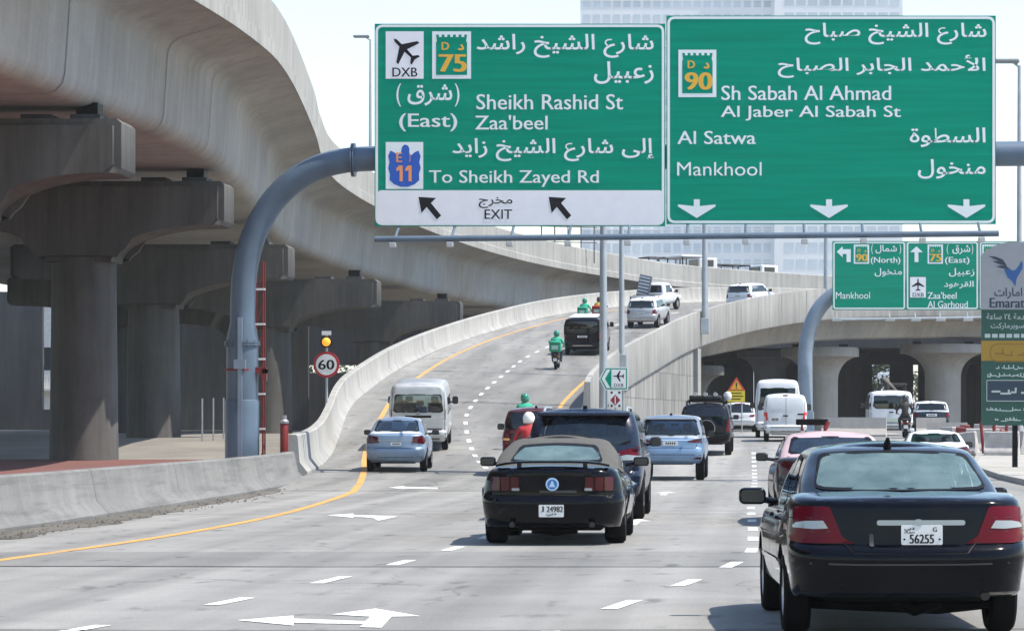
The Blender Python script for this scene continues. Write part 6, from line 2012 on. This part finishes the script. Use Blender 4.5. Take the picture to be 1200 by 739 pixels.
def pickup():
    L, Wd, H = 5.3, 1.84, 1.80
    hw = Wd / 2
    belt = 1.06
    c = Car('pickup_truck', 'white pickup truck at the bend of the ramp with a load standing in its bed', 'truck', 753, 369, dict(lod=0, ramp=True), R(-18), Y=188, dims=(L, Wd, H), clear=.45, wr=.37, axles=(L * .21, L * .79), arch=.07,
            belt=[(0, belt), (L, belt - .15)], levels=SUV_LV(.45, belt), rr=.1, rf=.3, bow=.02, deck_crown=.01, gh=dict(yb0=1.75, yr0=1.95, yb1=L * .80, yr1=L * .64, hw0=hw - .06, hw1=hw - .2, crown=.04, bulge=.02, bulge_r=.01, rr=.1, bow=.03, rnd=.08))
    c.wheels(.24, RIM, 6)
    c.window(sym([(0, 1.2), (.66, 1.2), (.6, 1.6), (0, 1.62)]), 'R', DGLASS, 'rear_window', see=False, cell=.2)
    for ax in 'LS': c.window([(2.2, 1.18), (3.8, 1.15), (3.3, 1.62), (2.3, 1.62)], ax, DGLASS, 'side_window', see=False, cell=.25)
    c.decal(rect(-.74, 1.02, .74, 1.035), 'R', .01, 'tailgate_gap', BLK, cell=.3)
    c.both(rect(.76, .72, .90, 1.0), .012, 'tail_light', REDL)
    c.plate(0, .52, .62, .5)
    c.mirrors(L * .68, 1.2, BLK, .2, .2, .1, .05)
    mb = MB(); mb.box(-.72, .72, .2, 1.62, 1.03, 1.085); mb.build('load_bed', BLK, c.root)
    c.finish(P_WHITE)
    r = c.root
    z = ground_at(c.pos.x, c.pos.y)[0]
    e = empty('ladder_stack', (c.pos.x - .05, c.pos.y + 1.2, z + 1.08), 'leaning bundle of pale slatted shelving standing in the pickup bed', 'load', rz=R(-24))
    e.rotation_euler = (0, R(12), R(-24))
    MB().box(-.42, .42, -.1, .1, 0, 1.35, .03).build('frame', mat('shelf_blue_grey', (.12, .14, .18), .6), e)
    for k in range(6): MB().box(-.36, .36, -.13, -.10, .1 + k * .21, .2 + k * .21).build('slat', P_WHITE, e)
pickup()

# ------------------------------------------------------------------ motorcycles and riders
def motorcycle(x, y, yaw, label, box=None, lod=1, boxlabel=None):
    z, n = ground_at(x, y)
    z1 = ground_at(x, y + 1)[0]
    e = empty('motorcycle', (x, y, z), label, 'motorcycle', 'motorcycles in the traffic', yaw)
    pit = math.atan2(z1 - z, 1)
    e.rotation_euler = (pit, 0, yaw)
    DK = mat('engine_dark', (.02, .02, .022), .5)
    for yy in (.30, 1.60):
        o = MB().lathe([(.20, -.045), (.255, -.06), (.30, -.035), (.31, 0), (.30, .035), (.255, .06), (.20, .045)], (0, 0, 0), 24, 'x', cap=False).build('wheel', TYRE, e, 40)
        o.location = (0, yy, .31)
        mb = MB(); mb.lathe([(.205, -.03), (.205, .03), (.18, .03), (.18, -.03)], (0, 0, 0), 24, 'x', cap=False)
        for k in range(5): a = k * 1.2566; mb.tube([(0, 0, 0), (0, .19 * math.cos(a), .19 * math.sin(a))], .018, 5)
        mb.build('rim', STEEL, o)
    MB().box(-.14, .14, .65, 1.15, .30, .66, .06).build('engine', DK, e, 40)
    mb = MB(); mb.tube([(0, 1.62, .31), (0, 1.40, .95)], .05, 8)
    mb.tube([(-.10, .30, .31), (-.10, .75, .45)], .03, 6); mb.tube([(.10, .30, .31), (.10, .75, .45)], .03, 6)
    mb.build('fork', STEEL, e)
    mb = MB(); mb.tube([(0, .95, .78), (0, 1.15, .86), (0, 1.38, .86)], [.13, .17, .09], 10); mb.build('tank', mat('bike_body', (.03, .03, .035), .3, 0, .5), e, 50)
    MB().box(-.13, .13, .22, .95, .74, .83, .035, 3).build('seat', SEATM, e, 50)
    MB().box(-.09, .09, .02, .32, .58, .70, .03).build('tail', DK, e)
    MB().box(-.075, .075, -.02, .03, .63, .69, .012).build('tail_light', REDL, e)
    pl = MB().box(-.09, .09, -.01, .0, .42, .56).build('licence_plate', PLATE, e)
    MB().box(-.08, .08, .02, .12, .30, .62, .02).build('mudguard', DK, e)
    mb = MB(); mb.tube([(.17, .25, .36), (.17, .95, .30)], [.055, .04], 8); mb.build('exhaust', STEEL, e, 40)
    mb = MB(); mb.tube([(-.36, 1.22, 1.04), (-.12, 1.36, .98), (.12, 1.36, .98), (.36, 1.22, 1.04)], .016, 6)
    mb.build('handlebar', DK, e)
    for sx in (-1, 1):
        mb = MB(); mb.tube([(sx * .25, 1.28, 1.03), (sx * .36, 1.26, 1.22)], .008, 5)
        mb.lathe([(.001, -.012), (.055, -.01), (.055, .01), (.001, .012)], (sx * .38, 1.26, 1.25), 12, 'y'); mb.build('mirror', DK, e)
        MB().box(sx * .17 - .03, sx * .17 + .03, .02, .06, .60, .65, .01).build('indicator', AMBL, e)
    if box:
        b = MB().box(-.27, .27, -.06, .44, .86, 1.36, .05, 3).build('delivery_box', box, e, 40)
        MB().box(-.275, .275, -.065, .445, 1.24, 1.265).build('lid_seam', BLK, b)
        MB().box(-.15, .15, -.068, -.060, .98, 1.16).build('box_panel', SIGNW if False else mat('box_pale_panel', (.45, .60, .52), .5), b)
    return e, z, pit
def rider(x, y, z, yaw, pit, label, jacket, trousers, helmet, box=True, vest=None):
    """a seated figure grown as one skin from a skeleton, hips on the seat, hands closed on the grips"""
    e = bpy.data.objects.new('person', None)
    V = []; E = []; Rr = []
    def add(p, r, par):
        V.append(p); Rr.append(r)
        if par is not None: E.append((par, len(V) - 1))
        return len(V) - 1
    yb = .62
    pel = add((0, yb, .92), .165, None)
    ab = add((0, yb + .05, 1.10), .15, pel)
    ch = add((0, yb + .11, 1.30), .175, ab)
    sh = add((0, yb + .14, 1.44), .13, ch)
    nk = add((0, yb + .17, 1.53), .058, sh)
    hd = add((0, yb + .20, 1.64), .095, nk)
    add((0, yb + .21, 1.73), .085, hd)
    for sx in (-1, 1):
        s1 = add((sx * .20, yb + .13, 1.42), .075, sh)
        el = add((sx * .33, yb + .32, 1.18), .052, s1)
        wr = add((sx * .335, yb + .545, 1.07), .034, el)
        pm_ = add((sx * .33, yb + .60, 1.062), .034, wr)
        for k, (dx, ln) in enumerate(((-.033, .9), (-.011, 1.0), (.011, .96), (.033, .8))):
            f1 = add((sx * .33 + dx, yb + .645 * 1.0, 1.070), .0095, pm_)
            f2 = add((sx * .33 + dx, yb + .668 * 1.0, 1.045), .009, f1)
            add((sx * .33 + dx, yb + .668 - .03 * ln, 1.020), .0085, f2)
        t1 = add((sx * .33 - sx * .042, yb + .60, 1.045), .011, pm_)
        add((sx * .33 - sx * .036, yb + .64, 1.022), .010, t1)
        hp = add((sx * .11, yb + .02, .90), .12, pel)
        kn = add((sx * .22, yb + .44, .80), .076, hp)
        an = add((sx * .20, yb + .28, .42), .05, kn)
        hl = add((sx * .20, yb + .26, .37), .048, an)
        add((sx * .21, yb + .42, .35), .04, hl)
    me = bpy.data.meshes.new('person_skeleton')
    me.from_pydata(V, E, [])
    o = bpy.data.objects.new('person_skeleton', me); COL.objects.link(o)
    md = o.modifiers.new('skin', 'SKIN')
    for i, sv in enumerate(me.skin_vertices[0].data):
        sv.radius = (Rr[i], Rr[i]); sv.use_root = (i == 0)
    md.use_smooth_shade = True
    ss = o.modifiers.new('sub', 'SUBSURF'); ss.levels = 1
    bpy.context.view_layer.update()
    m2 = bpy.data.meshes.new_from_object(o.evaluated_get(bpy.context.evaluated_depsgraph_get()))
    bpy.data.objects.remove(o)
    SKIN = mat('skin', (.28, .15, .09), .6)
    BOOT = mat('boots', (.02, .018, .016), .6)
    for m_ in (jacket, trousers, SKIN, BOOT): m2.materials.append(m_)
    for p in m2.polygons:
        q = p.center
        mi = 0
        if q.z < 1.02 and abs(q.x) < .3 and q.y < yb + .53: mi = 1
        if q.z < .44: mi = 3
        if q.z > 1.52 or (q.y > yb + .565 and q.z > .98 and abs(q.x) > .27): mi = 2
        p.material_index = mi; p.use_smooth = True
    ob = bpy.data.objects.new('person', m2); COL.objects.link(ob)
    ob.location = (x, y, z); ob.rotation_euler = (pit, 0, yaw)
    tag(ob, label, 'person', 'riders on the motorcycles')
    hc = (0, yb + .205, 1.68)
    mb = MB(); mb.lathe([(.001, .155), (.06, .145), (.115, .10), (.142, .03), (.142, -.05), (.13, -.11), (.118, -.12)], hc, 20)
    h = mb.build('helmet', helmet, ob, 60)
    mb = MB(); mb.box(-.10, .10, yb + .31, yb + .352, 1.63, 1.73, .015); mb.build('visor', BLK, h)
    face = MB(); face.lathe([(.001, .04), (.014, .02), (.016, 0), (.001, -.02)], (0, yb + .305, 1.64), 8); face.build('nose', SKIN, ob)
    if vest:
        mb = MB()
        mb.lathe([(.185, 0), (.20, .12), (.205, .26), (.17, .36)], (0, yb + .075, 1.05), 18, cap=False)
        for v in mb.bm.verts: v.co.y += (v.co.z - 1.05) * .22; v.co.x *= 1.12
        mb.build('vest', vest, ob, 60)
    return ob
GRN = mat('delivery_green', (.01, .28, .16), .55, var=.1); GRJ = mat('rider_green', (.02, .36, .24), .75, var=.12)
DKT = mat('dark_trousers', (.02, .021, .026), .85); REDJ = mat('rider_red', (.38, .02, .025), .7, var=.15); YELJ = mat('rider_yellow', (.52, .44, .05), .7, var=.1); BLKJ = mat('rider_black', (.013, .013, .015), .7)
HG = mat('helmet_green', (.01, .20, .13), .25, 0, .6); HW_ = mat('helmet_white', (.75, .74, .72), .3, 0, .5); HB = mat('helmet_black', (.012, .012, .014), .25, 0, .6)
def bike_at(px, py, Y, ramp_, yaw, lab_b, lab_r, jacket, helmet, box, vest=None):
    if Y is None:
        d = (W(px, py, 1000) - Vector((0, 0, HC))).normalized()
        h = (bvh_ramp if ramp_ else bvh_main).ray_cast(Vector((0, 0, HC)), d)
        p = h[0]
    else:
        p = W(px, py, Y)
    print('BIKE', lab_b[:30], [round(v, 2) for v in p])
    e, z, pit = motorcycle(p.x, p.y, R(yaw), lab_b, box)
    rider(p.x, p.y, z, R(yaw), pit, lab_r, jacket, DKT, helmet, vest=vest)
bike_at(650.5, 433.5, 140.5, True, -2, 'motorcycle with a green box alone in the middle of the ramp', 'person in a pale green jacket riding alone up the middle of the ramp', GRJ, HG, GRN)
bike_at(682.5, 384, 171, True, -8, 'motorcycle with a green box just ahead of the black people carrier', 'person in green riding just ahead of the black people carrier', GRJ, HG, GRN)
bike_at(699.5, 384, 172, True, -8, 'motorcycle with a red tail box right of the green one ahead of the people carrier', 'person in a yellow jacket riding ahead of the black people carrier', YELJ, HB, mat('delivery_red', (.40, .02, .02), .5))
bike_at(615, 513, 96.5, True, 4, 'motorcycle ridden by the green rider, hidden ahead of the maroon SUV', 'person in a green helmet and jacket showing over the maroon SUV', GRJ, HG, None)
bike_at(617.5, 570, 71.0, False, 1, 'motorcycle between the maroon SUV and the navy SUV', 'person in a red jacket and white helmet between the maroon and navy SUVs', REDJ, HW_, None)
bike_at(1061.5, 514.5, 126, False, 0, 'black motorcycle with a red tail light behind the white tour van', 'person in black riding behind the white tour van', BLKJ, HB, None)
